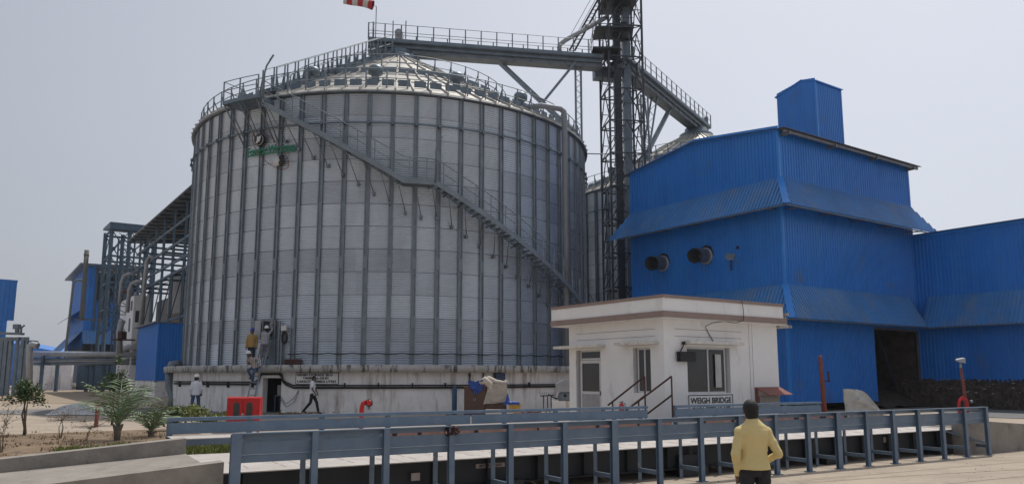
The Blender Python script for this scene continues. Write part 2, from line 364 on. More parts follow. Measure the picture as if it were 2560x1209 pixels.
# ================================================================ SILOS
SR = 11.45; SZB = 2.45; SZT = 15.12; RH = 1.05; NB = 66
def sp(c, th, r, z): return Vector((c[0]+r*sin(R(th)), c[1]-r*cos(R(th)), z))
def make_silo(c, label, main):
    S = thing('grain_silo', (c[0], c[1], YZ), label, 'silo')
    C0 = (0, 0)  # built in local coordinates, z absolute minus YZ
    def P(th, r, z): return Vector((r*sin(R(th)), -r*cos(R(th)), z-YZ))
    def ch(mb, name, m, parent=S):
        me = bpy.data.meshes.new(name); me.from_pydata(mb.v, [], mb.f); me.materials.append(m)
        me.polygons.foreach_set('use_smooth', mb.sm); me.update()
        o = bpy.data.objects.new(name, me); COL.objects.link(o); o.parent = parent; return o
    # corrugated wall
    H = SZT-SZB; ncor = int(round(H/.105)); rows = ncor*4; nc = 198
    vs = []; uvs = []; fs = []
    for j in range(rows+1):
        z = SZB+H*j/rows; d = .031*sin(2*pi*j/4)
        for i in range(nc+1):
            t = 2*pi*i/nc; rr = SR+d
            vs.append((rr*sin(t), -rr*cos(t), z-YZ)); uvs.append((i/nc*NB+.5, (z-SZB)/RH))
    for j in range(rows):
        for i in range(nc):
            a = j*(nc+1)+i; fs.append((a, a+1, a+nc+2, a+nc+1))
    me = bpy.data.meshes.new('wall'); me.from_pydata(vs, [], fs); me.materials.append(M_SILO)
    ul = me.uv_layers.new(name='UVMap')
    li = [0]*len(me.loops); me.loops.foreach_get('vertex_index', li)
    flat = []
    for k in li: flat += uvs[k]
    ul.data.foreach_set('uv', flat); me.polygons.foreach_set('use_smooth', [True]*len(fs)); me.update()
    o = bpy.data.objects.new('wall', me); COL.objects.link(o); o.parent = S
    # stiffeners : channel with splice plates
    b = MB(); z0 = SZB-YZ; z1 = SZT-YZ-.05; y = -(SR+.015)
    for s_ in (-1, 1):
        b.box(s_*.085-.022, s_*.085+.022, y-.075, y, z0, z1)
    b.box(-.062, .062, y-.025, y, z0, z1)
    for zc in (4.35, 7.05, 9.6, 12.1):
        b.box(-.095, .095, y-.09, y-.077, zc-YZ-.28, zc-YZ+.28) if zc < 8 else b.box(-.06, .06, y-.05, y-.03, zc-YZ-.28, zc-YZ+.28)
    st = ch(b, 'stiffener', M_GALV)
    off = 2.2 % (360/NB)
    st.rotation_euler = (0, 0, R(off))
    for k in range(1, NB):
        q = st.copy(); COL.objects.link(q); q.parent = S; q.rotation_euler = (0, 0, R(off+k*360/NB))
    # wind ring
    b = MB(); b.tube([P(t*3, SR+.16, 13.62) for t in range(121)], .04, 6, False)
    for k in range(NB): th = off+k*360/NB; b.beam(P(th, SR+.0, 13.62), P(th, SR+.24, 13.62), .10, .16)
    ch(b, 'wind_ring', M_GALVB)
    # roof: ribbed cone panels
    b = MB(); NR = 88; ra = SR+.22; zra = SZT+.02; rp = 1.1; zp = 21.35
    lv = [ra, 9.3, 7.4, 5.4, 3.4, rp]
    def rz(r_): return zra+(ra-r_)*(zp-zra)/(ra-rp)
    for k in range(NR):
        t0 = k*360/NR; t1 = (k+1)*360/NR
        for q in range(len(lv)-1):
            ro, ri = lv[q], lv[q+1]; zo, zi = rz(ro)+.05, rz(ri)-.01
            b.quad(P(t0, ro, zo), P(t1, ro, zo), P(t1, ri, zi), P(t0, ri, zi))
            b.quad(P(t0, ro, zo-.07), P(t1, ro, zo-.07), P(t1, ro, zo), P(t0, ro, zo))
            if q < 3 or k % 2 == 0:
                b.beam(P(t0, ro+.04, zo+.04), P(t0, ri, zi+.04), .055, .10)
    e_ = MB(); e_.lathe((0, 0, 0), [(ra, zra-YZ-.02), (ra+.02, zra-YZ-.0), (ra+.02, zra-YZ-.05), (SR+.03, zra-YZ-.08), (SR+.0, zra-YZ+.0)], 88); ch(e_, 'eave_flashing', M_GALVD)
    ro_ = ch(b, 'roof', M_ROOF)
    b = MB(); b.lathe((0, 0, 0), [(1.35, 21.1-YZ), (1.35, 21.5-YZ), (.9, 21.75-YZ), (.9, 22.0-YZ), (0, 22.0-YZ)], 32); ch(b, 'peak_collar', M_GALVB)
    # toe ring plates between the ribs
    for rr, hh in ((10.75, .30), (7.0, .26)):
        b = MB()
        for k in range(NR):
            t0 = k*360/NR+.5; t1 = (k+1)*360/NR-.5
            if rr < 8 and k % 2: continue
            tt = t1 if rr > 8 else t1+360/NR
            a, c_ = P(t0, rr, rz(rr)+.06), P(tt, rr, rz(rr)+.06); b.obox(a, c_-a, (0, 0, hh), (a.normalized()*.03))
        ch(b, 'toe_board', M_GALVB)
    # ring railings
    for rr, n in ((11.25, 72), (6.75, 44)):
        b = MB(); zz = rz(rr)
        for k in range(n):
            th = k*360/n+1.0; b.beam(P(th, rr, zz), P(th, rr, zz+1.03), .06, .06); b.beam(P(th, rr-.32, zz+.15), P(th, rr, zz+.80), .045, .045)
        for h in (1.02, .55): b.tube([P(t*360/n, rr, zz+h) for t in range(n+1)], .024, 5, False)
        ch(b, 'ring_railing', M_GALV)
    # roof vents
    for th, rr in ((2, 9.6), (27, 9.4), (-22, 8.6), (52, 9.6), (-55, 9.3), (100, 9.4), (140, 9.4), (180, 9.4), (-100, 9.4), (-145, 9.4)):
        b = MB(); p = P(th, rr, rz(rr)); b.lathe(p, [(.20, -.15), (.20, .40), (.36, .42), (.38, .66), (.30, .80), (0, .84)], 18); ch(b, 'roof_vent', M_GALVB)
    # foundation ring wall and slab
    b = MB(); rw = 12.0; n = 160; gap = (-19.6, -15.0) if main else (500, 501)
    def seg(t0, t1, za, zb_):
        m_ = max(1, int(abs(t1-t0)/2))
        for k in range(m_):
            a, c_ = t0+(t1-t0)*k/m_, t0+(t1-t0)*(k+1)/m_
            b.quad(P(a, rw, za), P(c_, rw, za), P(c_, rw, zb_), P(a, rw, zb_))
            b.quad(P(c_, rw-.35, za), P(a, rw-.35, za), P(a, rw-.35, zb_), P(c_, rw-.35, zb_))
    if main:
        seg(gap[1], gap[0]+360, YZ-.1, 2.14); seg(gap[0], gap[1], 1.88, 2.14)
        for t in gap: b.quad(P(t, rw, YZ-.1), P(t, rw-.35, YZ-.1), P(t, rw-.35, 1.88), P(t, rw, 1.88))
        b.quad(P(gap[0], rw, 1.88), P(gap[1], rw, 1.88), P(gap[1], rw-.35, 1.88), P(gap[0], rw-.35, 1.88))
    else: seg(0, 360, YZ-.1, 2.14)
    fo = ch(b, 'foundation_wall', M_CONCB)
    b = MB(); b.lathe((0, 0, 0), [(rw-.1, 2.13-YZ), (12.36, 2.13-YZ), (12.38, 2.42-YZ), (12.34, SZB-YZ), (11.2, SZB-YZ+.01)], 160); ch(b, 'foundation_slab', M_CONCE)
    return S, P, ch, rz
S1c = (-7.1, 46.15); S2c = (15.1, 61.2)
S1, SP1, CH1, RZ = make_silo(S1c, 'large corrugated grain silo with company sign and long spiral staircase, nearest one', True)
S2, SP2, CH2, _ = make_silo(S2c, 'second grain silo standing behind the blue tower building', False)
# ---- staircase round silo 1
path = [(-21.6, 14.45), (10.3, 10.55), (16.8, 10.55), (92, 10.55-75.2*.1165)]
def sz(th):
    for (a, za), (b_, zb_) in zip(path, path[1:]):
        if th <= b_: return za+(zb_-za)*(th-a)/(b_-a)
    return path[-1][1]
RO, RI = 12.45, 11.8
b = MB(); N = 230; ths = [-21.6+(92+21.6)*k/N for k in range(N+1)]
def stringer(b, rr):
    for a, c_ in zip(ths, ths[1:]):
        p, q = SP1(a, rr, sz(a)), SP1(c_, rr, sz(c_)); b.obox(p, q-p, SP1(a, .035, 0)-SP1(a, 0, 0), (0, 0, .27))
    return b
stair = CH1(stringer(b, RO), 'stairway', M_GALV); CH1(stringer(MB(), RI), 'stringer', M_GALV, stair)
b = MB(); b.obox((-.0, -RO+.02, -.02), (.21, 0, 0), (0, RO-RI, 0), (0, 0, .035)); tr = CH1(b, 'tread', M_GALVD, stair)
th = -21.2; k = 0
while th < 70:
    if not (10.3 < th < 16.8):
        if k == 0: o = tr
        else: o = tr.copy(); COL.objects.link(o); o.parent = stair
        o.rotation_euler = (0, 0, R(th)); o.location = (0, 0, sz(th)-YZ+.10); k += 1
    th += 1.30
b = MB()
for a in range(10, 17): p = SP1(a, RI, 10.62); b.obox(p, SP1(a+1, RI, 10.62)-p, SP1(a, RO-RI, 0)-SP1(a, 0, 0), (0, 0, .04))
CH1(b, 'landing', M_GALVD, stair)
b = MB()
for h, r_ in ((1.22, .025), (.75, .02)):
    b.tube([SP1(t, RO+.02, sz(t)+h) for t in [-21.6+k*1.5 for k in range(76)]], r_, 6, False)
t = -21.0
while t < 92: b.beam(SP1(t, RO+.02, sz(t)+.05), SP1(t, RO+.02, sz(t)+1.22), .045); t += 3.6
CH1(b, 'handrail', M_GALV, stair)
b = MB(); t = -19.8
while t < 92:
    b.tube([SP1(t, RO-.05, sz(t)+.02), SP1(t+2.0, SR+.12, sz(t)-1.35)], .022, 6); b.beam(SP1(t+2.0, SR+.02, sz(t)-1.35), SP1(t+2.0, SR+.2, sz(t)-1.35), .12, .14); 
    b.beam(SP1(t, SR+.05, sz(t)+.05), SP1(t, RO, sz(t)+.05), .06); t += 3.6
CH1(b, 'bracket', M_GALVD, stair)
# top platform
b = MB(); n = 6
for k in range(n):
    a, c_ = -31.6+10.2*k/n, -31.6+10.2*(k+1)/n; p = SP1(a, 11.6, 14.72); b.hexa([SP1(a, 11.6, 14.72), SP1(c_, 11.6, 14.72), SP1(c_, 12.75, 14.72), SP1(a, 12.75, 14.72), SP1(a, 11.6, 14.9), SP1(c_, 11.6, 14.9), SP1(c_, 12.75, 14.9), SP1(a, 12.75, 14.9)])
plat = CH1(b, 'platform', M_GALVB)
b = MB()
def railrun(b, pts, hs=(1.1, .55), r_=.022, pw=.055, step=1.0):
    for p, q in zip(pts, pts[1:]):
        p = Vector(p); q = Vector(q); L = (q-p).length; n_ = max(1, round(L/step))
        for k in range(0 if p == Vector(pts[0]) else 1, n_+1): m_ = p.lerp(q, k/n_); b.beam(m_, m_+Z*hs[0], pw)
        for h in hs: b.tube([p+Z*h, q+Z*h], r_, 5, False)
railrun(b, [SP1(-31.5, 11.7, 14.9), SP1(-31.5, 12.72, 14.9), SP1(-26.6, 12.72, 14.9), SP1(-21.6, 12.72, 14.9)], (.95, .5))
CH1(b, 'railing', M_GALV, plat)
b = MB()
for t in (-31.3, -26.8, -22): 
    b.tube([SP1(t, 12.7, 14.72), SP1(t+1, SR+.1, 12.9)], .035, 6); b.tube([SP1(t+1, 12.6, 14.72), SP1(t+2, SR+.1, 12.9)], .03, 6)
CH1(b, 'brace', M_GALVD, plat)
# roof stair from platform to the peak
b = MB(); A = SP1(-24, 11.4, RZ(11.4)+.25); B_ = SP1(-24, 1.4, RZ(1.4)+.25); sd_ = Vector((cos(R(-24)), sin(R(-24)), 0))*.42
for s_ in (-1, 1): b.beam(A+sd_*s_, B_+sd_*s_, .05, .25)
for k in range(44): p = A.lerp(B_, k/44); b.obox(p-sd_-Z*.0, sd_*2, Vector((-sin(R(-24)), cos(R(-24)), 0))*.2, (0, 0, .03))
rst = CH1(b, 'roof_stair', M_GALVB)
b = MB()
for s_ in (-1, 1):
    for h in (1.15, .6): b.tube([A+sd_*s_+Z*h, B_+sd_*s_+Z*h], .022, 5, False)
    for k in range(14):
        p = A.lerp(B_, k/13)+sd_*s_; b.beam(p, p+Z*1.15, .06); b.tri(p+sd_*s_*.5, p+Z*1.0, p-sd_*s_*.05); b.tri(p-sd_*s_*.05, p+Z*1.0, p+sd_*s_*.5)
CH1(b, 'handrail', M_GALV, rst)
# curved lamp poles on the stairs
for (px, py0, py1, lab) in ((668, 245, 170, 'thin bent lamp pole at the top platform of the nearest silo'), (1087, 458, 382, 'thin bent lamp pole at the middle landing of the silo staircase')):
    th_ = -21.0 if px < 700 else 16.8; zz = sz(max(th_, -21.5))
    bse = sp(S1c, th_, RO+.06, zz+.1); b = MB(); b.tube([bse, bse+Vector((.02, 0, 1.5)), bse+Vector((.10, 0, 1.85)), bse+Vector((.30, -.05, 2.15))], .04, 6)
    if px < 700: b.beam(bse+Vector((.26, -.05, 2.10)), bse+Vector((.42, -.05, 2.36)), .10, .05)
    solo(b, 'lamp_pole', M_GALVD, lab, 'lamp pole')
# conduits round the foundation and cable round the wall
b = MB()
pts = [sp(S1c, t, 12.06, 1.60) for t in range(-55, -21, 2)]+[sp(S1c, -21.2, 12.06, 1.62), sp(S1c, -20.6, 12.06, 1.72), sp(S1c, -20.3, 12.06, 1.95), sp(S1c, -19.6, 12.06, 2.05), sp(S1c, -15.5, 12.06, 2.05), sp(S1c, -14.8, 12.06, 1.93), sp(S1c, -14.5, 12.06, 1.72), sp(S1c, -13.8, 12.06, 1.6)]+[sp(S1c, t, 12.06, 1.46) for t in range(-12, 76, 2)]
b.tube(pts, .045, 8); b.tube([p+Vector((0, -.03, .10)) for p in pts], .03, 8)
for t in range(-50, 46, 7):
    if not -22 < t < -13: b.beam(sp(S1c, t, 12.0, 1.56), sp(S1c, t, 12.12, 1.56), .05, .22)
solo(b, 'conduit', M_BLACK, 'black cable conduits running along the stained white silo foundation', 'conduit')
b = MB(); zc = 2.98
pts = []
for t in range(-30, 124):
    th_ = t*.5; pts.append(sp(S1c, th_, SR+.16, zc-.05*abs(sin(th_*pi/5.45))))
b.tube(pts, .025, 6, False); solo(b, 'cable', M_BLACK, 'thin black cable strung round the bottom of the nearest silo wall', 'cable')
# downpipe on the right of silo 1
b = MB(); t = 54.2
b.tube([sp(S1c, 45, 10.4, 15.75), sp(S1c, 49, 11.4, 15.9), sp(S1c, t-.8, 12.0, 15.85), sp(S1c, t, 12.12, 15.7), sp(S1c, t, 12.15, 15.4), sp(S1c, t, 12.15, 2.45)], .15, 12)
solo(b, 'down_pipe', mat('down_pipe_grey', (.22, .24, .27), .6, .3, 2, .1), 'grey vertical pipe with elbow on the right flank of the nearest silo', 'pipe')
# hatch opening, panel, door
hp = sp(S1c, -20.2, SR+.06, 3.72)
def tanfr(th_): return Vector((cos(R(th_)), sin(R(th_)), 0)), Vector((sin(R(th_)), -cos(R(th_)), 0))
tx, tn = tanfr(-20.2)
H_ = thing('access_hatch', sp(S1c, -20.2, SR+.05, 2.45), 'open access hatch in the nearest silo wall above the foundation', 'hatch')
b = MB(); b.obox(hp-tx*.30+Z*.0, tx*.60, tn*.02, Z*.72); b.build('opening', M_BLACK, H_)
b = MB()
for a_, c_ in ((-.36, .06), (.30, .06)): b.obox(hp+tx*a_-Z*.06, tx*c_, tn*.10, Z*.84)
b.obox(hp-tx*.36-Z*.06, tx*.72, tn*.09, Z*.06); b.obox(hp-tx*.36+Z*.72, tx*.72, tn*.09, Z*.06)
b.build('frame', M_GALVD, H_)
b = MB(); dx = (tx*.97+tn*.28).normalized(); b.obox(hp-tx*.40+tn*.10-dx*.72-Z*.02, dx*.70, tn*.03, Z*.80); b.build('hatch_door', M_PIPE, H_)
b = MB(); b.obox(hp-tx*.36-Z*1.27, tx*.72, tn*.03, Z*1.18); b.build('lower_panel', M_GALVB, H_)
# step ladder under hatch
L_ = thing('step_ladder', sp(S1c, -20.0, 12.1, 2.46), 'small steel step ladder standing under the open hatch', 'ladder')
b = MB()
for s_ in (-.22, .22): b.beam(sp(S1c, -20, 12.15, 2.46)+tx*s_, sp(S1c, -20, 11.75, 3.55)+tx*s_, .04)
b.build('rail', M_GALV, L_)
for k in range(4):
    b = MB(); b.beam(sp(S1c, -20, 12.08-.1*k, 2.68+.27*k)-tx*.22, sp(S1c, -20, 12.08-.1*k, 2.68+.27*k)+tx*.22, .05, .025); b.build('rung', M_GALV, L_)
# junction box with coiled cable
J = thing('junction_box', sp(S1c, -16, SR+.05, 3.9), 'small white junction box with a coil of black cable on the silo wall', 'box')
tx2, tn2 = tanfr(-16)
b = MB(); q = sp(S1c, -16.1, SR+.10, 4.0); b.obox(q-tx2*.13, tx2*.26, tn2*.12, Z*.22); b.build('box', M_ALU, J)
b = MB()
for k in range(5): 
    cc = q+tx2*.06+tn2*(.05+.02*k)-Z*.32; b.tube([cc+tx2*(.12*cos(a*pi/8))+Z*(.27*sin(a*pi/8)) for a in range(17)], .022, 6, False)
b.build('cable_coil', M_BLACK, J)
b = MB(); b.obox(sp(S1c, -16.9, SR+.08, 2.46), tx2*.08, tn2*.08, Z*1.75); b.obox(sp(S1c, -17.5, SR+.08, 2.46), tx2*.06, tn2*.08, Z*2.0); solo(b, 'cable_duct', M_GALV, 'pair of upright metal cable ducts right of the open hatch', 'duct')
b = MB(); q = sp(S1c, -13.8, SR+.06, 2.46); b.obox(q-tx2*.42, tx2*.84, tn2*.05, Z*.26); solo(b, 'vent_opening', M_RUST, 'low rusty opening at the foot of the silo wall', 'vent')
# ---- tank sign painted on the foundation
def arc_text(name, s, m, z, th0, th1, r_, h, parent, bold=.0):
    me = textmesh(s, 1, .012, bold); xs = [v.co.x for v in me.vertices]; ys = [v.co.y for v in me.vertices]; x0, x1 = min(xs), max(xs); y0, y1 = min(ys), max(ys)
    pl = par_loc(parent)
    for v in me.vertices:
        t = th0+(th1-th0)*(v.co.x-x0)/(x1-x0); zz = z+h*(v.co.y-y0)/(y1-y0)
        v.co = sp(S1c, t, r_+v.co.z, zz)-pl
    me.materials.append(m); o = bpy.data.objects.new(name, me); COL.objects.link(o); o.parent = parent; return o
T_ = thing('tank_sign', sp(S1c, -7, 12.03, 1.6), 'white painted sign with black letters reading GRAIN STORAGE SILO', 'sign')
b = MB()
def arcpanel(b, t0, t1, z0, z1, r_, th=.004, n=8):
    for k in range(n):
        a, c_ = t0+(t1-t0)*k/n, t0+(t1-t0)*(k+1)/n
        b.hexa([sp(S1c, a, r_, z0), sp(S1c, c_, r_, z0), sp(S1c, c_, r_+th, z0), sp(S1c, a, r_+th, z0), sp(S1c, a, r_, z1), sp(S1c, c_, r_, z1), sp(S1c, c_, r_+th, z1), sp(S1c, a, r_+th, z1)])
arcpanel(b, -11.7, -2.3, 1.60, 2.125, 12.02); b.build('border', M_BLACK, T_)
b = MB(); arcpanel(b, -11.55, -2.45, 1.63, 2.095, 12.03, .008); b.build('board', mat('sign_white', (.8, .8, .8), .7), T_)
arc_text('lettering', 'GRAIN STORAGE SILO', M_BLACK, 1.965, -11.3, -3.6, 12.05, .11, T_, .012)
arc_text('lettering', 'TANK No.-GS-01', M_BLACK, 1.825, -10.0, -4.5, 12.05, .105, T_, .012)
arc_text('lettering', 'CAPACITY-49000.0 LITRES', M_BLACK, 1.68, -11.3, -2.8, 12.05, .105, T_, .010)
# ---- company sign
G_ = thing('company_sign', sp(S1c, -22, SR+.2, 12.4), 'green letters, red oval ring and two round emblems mounted high on the nearest silo', 'sign')
arc_text('lettering', 'Fowler Westrup', M_GREEN, 12.28, -28.9, -14.9, SR+.16, .50, G_, .028)
b = MB(); arcpanel(b, -28.9, -15.2, 12.36, 12.42, SR+.12, .04); arcpanel(b, -28.9, -15.2, 12.56, 12.60, SR+.12, .04); b.build('mounting_bar', M_GREEN, G_)
b = MB(); pts = []
for k in range(49):
    t = 2*pi*k/48; ex, ey = 1.40*cos(t), .50*sin(t); a = R(-42); X_ = ex*cos(a)-ey*sin(a); Y_ = ex*sin(a)+ey*cos(a)
    pts.append(sp(S1c, -22.1+math.degrees(X_/SR), SR+.17, 12.52+Y_))
b.tube(pts, .015, 6, False); b.build('oval_ring', M_RUSTL, G_)
def disc(cth, cz, r_, m, r0, thk, name):
    b = MB(); tx_, tn_ = tanfr(cth); b.lathe(sp(S1c, cth, r0, cz), [(0, 0), (r_, 0), (r_, thk), (0, thk)], 28, tn_); return b.build(name, m, G_)
disc(-25.0, 13.08, .31, M_BLACK, SR+.16, .10, 'round_emblem'); disc(-25.0, 13.08, .275, M_ALU, SR+.262, .01, 'emblem_ring'); disc(-25.0, 13.08, .255, M_BLACK, SR+.273, .012, 'emblem_disc')
tx_, tn_ = tanfr(-25); place_text('emblem_letter', textmesh('Jf', .4, .01, .03), M_ALU, sp(S1c, -25, SR+.296, 13.08), tx_, Z, G_, (.30, .34))
b = MB(); tx_, tn_ = tanfr(-19.1); q = sp(S1c, -19.1, SR+.16, 11.95); b.lathe(q-tx_*.12, [(0, 0), (.24, 0), (.24, .06), (0, .06)], 24, tn_); b.build('pale_emblem', M_ALU, G_)
b = MB(); b.ell(q+tx_*.13+tn_*.06+Z*.14, (.13, .05, .14)); b.ell(q+tx_*.16+tn_*.06-Z*.12, (.15, .05, .16)); b.ell(q+tx_*.22+tn_*.06+Z*.22, (.10, .03, .03)); b.build('dark_emblem', M_BLACK, G_)

# ================================================================ CONVEYORS + ELEVATOR TOWER
TC = Vector((7.2, 48.7, 0))
def conveyor(A, B, s0, s1, label, name='conveyor_bridge'):
    A = Vector((*A, 0)); d = (Vector((B[0], B[1], 0))-A).normalized(); nn = Vector((d.y, -d.x, 0))
    def q(s, o_, z): p = A+d*s+nn*o_; p.z = z; return p
    T = thing(name, q(s0, 0, 21.8), label, 'conveyor')
    b = MB(); b.obox(q(s0, -.40, 21.88), d*(s1-s0), nn*.8, Z*.27); 
    k = s0
    while k < s1: b.beam(q(k, .45, 21.8), q(k, .55, 22.15), .05); k += 1.15
    b.build('trough', M_GALVD, T)
    b = MB(); b.obox(q(s0, -.55, 22.14), d*(s1-s0), nn*.12, Z*.26); b.obox(q(s0, .43, 22.14), d*(s1-s0), nn*.12, Z*.26)
    b.obox(q(s0, -.75, 22.40), d*(s1-s0), nn*.04, Z*.25); b.obox(q(s0, .75, 22.40), d*(s1-s0), nn*.04, Z*.22); b.build('side_beam', M_GALVB, T)
    b = MB(); b.obox(q(s0, -.75, 22.36), d*(s1-s0), nn*1.5, Z*.05); b.build('walkway', M_GALVD, T)
    b = MB(); b.obox(q(s0+.4, -.35, 22.42), d*(s1-s0-.8), nn*.6, Z*.28); b.build('conveyor_casing', M_GALVB, T)
    for o_ in (-.75, .75):
        b = MB(); railrun(b, [q(s0, o_, 22.5), q(s1, o_, 22.5)], (1.05, .55), .02, .07, 1.03); b.build('railing', M_GALVD, T)
    return T, q
T1, q1 = conveyor(S1c, (7.3, 48.7), -1.9, 13.1, 'long conveyor bridge with railings from the nearest silo peak to the elevator tower')
T2, q2 = conveyor((TC.x, TC.y), S2c, -.6, 16.4, 'conveyor bridge running from the elevator tower back to the second silo peak')
b = MB(); b.obox(q1(12.9, -.5, 21.6), Vector((1.6, .4, 0)), Vector((-.1, .8, 0)), Z*.75); b.build('end_section', M_GALVB, T1)
b = MB(); railrun(b, [q1(13.1, -.75, 22.4), q1(14.6, -.75, 21.9)], (1.05, .55), .02, .06, .8); b.build('railing', M_GALVD, T1)
# head of conveyor 1 (gear guard, ladder posts)
b = MB(); b.box(-7.3, -6.85, 45.7, 46.3, 22.6, 23.2); b.lathe((-7.08, 45.68, 23.2), [(.0, 0), (.24, 0), (.24, .5), (0, .5)], 20, (0, 1, 0)); b.build('drive_guard', M_PIPE, T1)
b = MB()
for x in (-7.42, -6.62): b.beam((x, 45.6, 21.5), (x, 45.6, 23.9), .06)
for k in range(9): b.beam((-7.42, 45.6, 21.6+.25*k), (-6.62, 45.6, 21.6+.25*k), .035) if k < 4 else None
b.build('ladder', M_GALVD, T1)
b = MB(); b.box(-8.0, -6.1, 45.6, 46.8, 21.55, 21.8)
for x in (-7.7, -6.4): b.beam((x, 46.0, 21.0), (x, 46.0, 21.8), .2)
b.build('head_frame', M_GALVB, T1)
b = MB(); b.beam(q2(16.0, -.5, 21.6), q2(16.0, -.5, 24.0), .35, .2); b.beam(q2(16.9, .2, 21.6), q2(16.9, .2, 23.6), .3); b.build('head_frame', M_GALVB, T2)
b = MB(); b.obox(q2(14.9, -.3, 22.6), Uv*.8, Vv*.7, Z*.8); b.build('drive_guard', M_PIPE, T2)
# supports of conveyor 1
def lattice(b, p, q, w_, h_, r_=.11, n=10, side=None):
    p = Vector(p); q = Vector(q); s_ = side if side else (q-p).normalized().cross(Z); 
    if s_.length < .1: s_ = Vector((1, 0, 0))
    s_ = s_.normalized()*w_/2
    for e in (-1, 1): b.beam(p+s_*e, q+s_*e, r_)
    for k in range(n):
        a, c_ = p.lerp(q, k/n), p.lerp(q, (k+1)/n); e = 1 if k % 2 else -1; b.beam(a+s_*e, c_-s_*e, .035)
b = MB(); lattice(b, q1(6.4, 0, 21.9), q1(11.6, .0, 17.2), .55, 0, .14, 14, Vector((.3, 1, .6))); b.build('knee_brace', M_GALV, T1)
b = MB(); b.beam(q1(11.3, 0, 22.1), q1(9.15, 0, 19.3), .2, .16); b.beam(q1(11.3, .5, 22.1), q1(9.15, .4, 19.3), .12, .1); b.build('strut', M_GALV, T1)
b = MB(); lattice(b, q1(11.6, 0, 21.9), q1(11.6, 0, YZ), .36, 0, .13, 60, Vector((1, .1, 0))); b.build('column', M_GALV, T1)
b = MB(); lattice(b, q2(3.0, 0, 21.9), q2(4.3, 0, 17.3), .5, 0, .1, 8, Vector((1, -.2, 0))); lattice(b, q2(8.8, 0, 21.9), q2(3.6, 0, 16.8), .6, 0, .13, 14, Vector((.5, .2, .5))); lattice(b, q2(4.0, 0, 17.5), q2(5.8, 0, 21.9), .4, 0, .1, 8, Vector((1, -.3, 0))); lattice(b, q2(3.9, 0, 21.5), q2(3.9, 0, YZ), .5, 0, .11, 50, Vector((1, .1, 0)))
b.build('support_frame', M_GALV, T2)
# tower
E_ = thing('elevator_tower', (TC.x, TC.y, YZ), 'tall dark lattice elevator tower with two enclosed shafts between the silos', 'tower')
hx = 1.12; ang = R(8); cxx = [Vector((cos(ang)*a-sin(ang)*b_, sin(ang)*a+cos(ang)*b_, 0)) for a, b_ in ((-hx, -hx), (hx, -hx), (hx, hx), (-hx, hx))]
TOPZ = 31
for cc in cxx:
    b = MB(); b.beam(TC+cc+Z*YZ, TC+cc+Z*TOPZ, .13); b.build('leg', M_DSTEEL, E_)
b = MB(); h = 2.15; zz = YZ+.6; k = 0
while zz < TOPZ-h:
    for i in range(4):
        p, q = TC+cxx[i], TC+cxx[(i+1) % 4]; m_ = (p+q)/2
        b.beam(p+Z*zz, q+Z*zz, .075); b.beam(p+Z*zz, m_+Z*(zz+h), .055); b.beam(q+Z*zz, m_+Z*(zz+h), .055) 
        b.beam(p+Z*(zz+h*.5), p.lerp(m_, .5)+Z*(zz+h*.5), .04); b.beam(q+Z*(zz+h*.5), q.lerp(m_, .5)+Z*(zz+h*.5), .04)
    b.beam(TC+cxx[0]+Z*zz, TC+cxx[2]+Z*zz, .05); b.beam(TC+cxx[1]+Z*zz, TC+cxx[3]+Z*zz, .05)
    zz += h; k += 1
b.build('bracing', M_DSTEEL, E_)
for (dx, w_, m_, dy) in ((-.28, .46, M_DSTEEL, -.2), (.36, .46, M_GALVB, -.1)):
    b = MB(); b.box(TC.x+dx-w_/2, TC.x+dx+w_/2, TC.y+dy-.3, TC.y+dy+.3, YZ, TOPZ)
    zz = YZ+2.4
    while zz < TOPZ: b.box(TC.x+dx-w_/2-.04, TC.x+dx+w_/2+.04, TC.y+dy-.34, TC.y+dy+.34, zz, zz+.06); zz += 2.4
    b.build('shaft', m_, E_)
b = MB(); b.beam(TC+Vector((-.02, -.62, YZ)), TC+Vector((-.02, -.62, TOPZ)), .04); b.beam(TC+Vector((-.38, -.62, YZ)), TC+Vector((-.38, -.62, TOPZ)), .04)
for k in range(100): b.beam(TC+Vector((-.38, -.62, .6+.3*k)), TC+Vector((-.02, -.62, .6+.3*k)), .025)
b.build('ladder', M_DSTEEL, E_)
for (x0, x1, y0, y1, zz) in ((-1.8, .7, -1.4, .5, 24.4), (-2.0, -.3, -1.6, .4, 22.9), (-1.3, .9, -1.6, .8, 26.3)):
    b = MB(); b.box(TC.x+x0, TC.x+x1, TC.y+y0, TC.y+y1, zz-.1, zz); o = b.build('platform', M_DSTEEL, E_)
    b = MB(); railrun(b, [(TC.x+x1, TC.y+y0, zz), (TC.x+x0, TC.y+y0, zz), (TC.x+x0, TC.y+y1, zz)], (1.05, .55), .016, .035, 1.0); b.build('railing', M_DSTEEL, o)
b = MB()
for i in range(2): # inclined stair with rails beside the tower, upper left
    p, q = Vector((3.75+.35*i, 48.0, 23.0)), Vector((6.0+.3*i, 48.2, 27.2)); b.beam(p, q, .05, .12)
    b.beam(p+Z*.9, q+Z*.9, .03)
for k in range(16): p = Vector((3.75, 48.0, 23.0)).lerp(Vector((6.0, 48.2, 27.2)), k/16); b.beam(p, p+Vector((.35, 0, 0)), .03)
b.build('stair', M_DSTEEL, E_)
b = MB(); b.tube([Vector((5.9, 48.2, 26.0)), Vector((6.8, 48.5, 26.4)), Vector((7.4, 48.6, 27.4))], .05, 6); b.tube([atY(1560, 100, 48.2), atY(1560, 60, 48.2)], .35, 10); b.build('hopper', M_DSTEEL, E_)
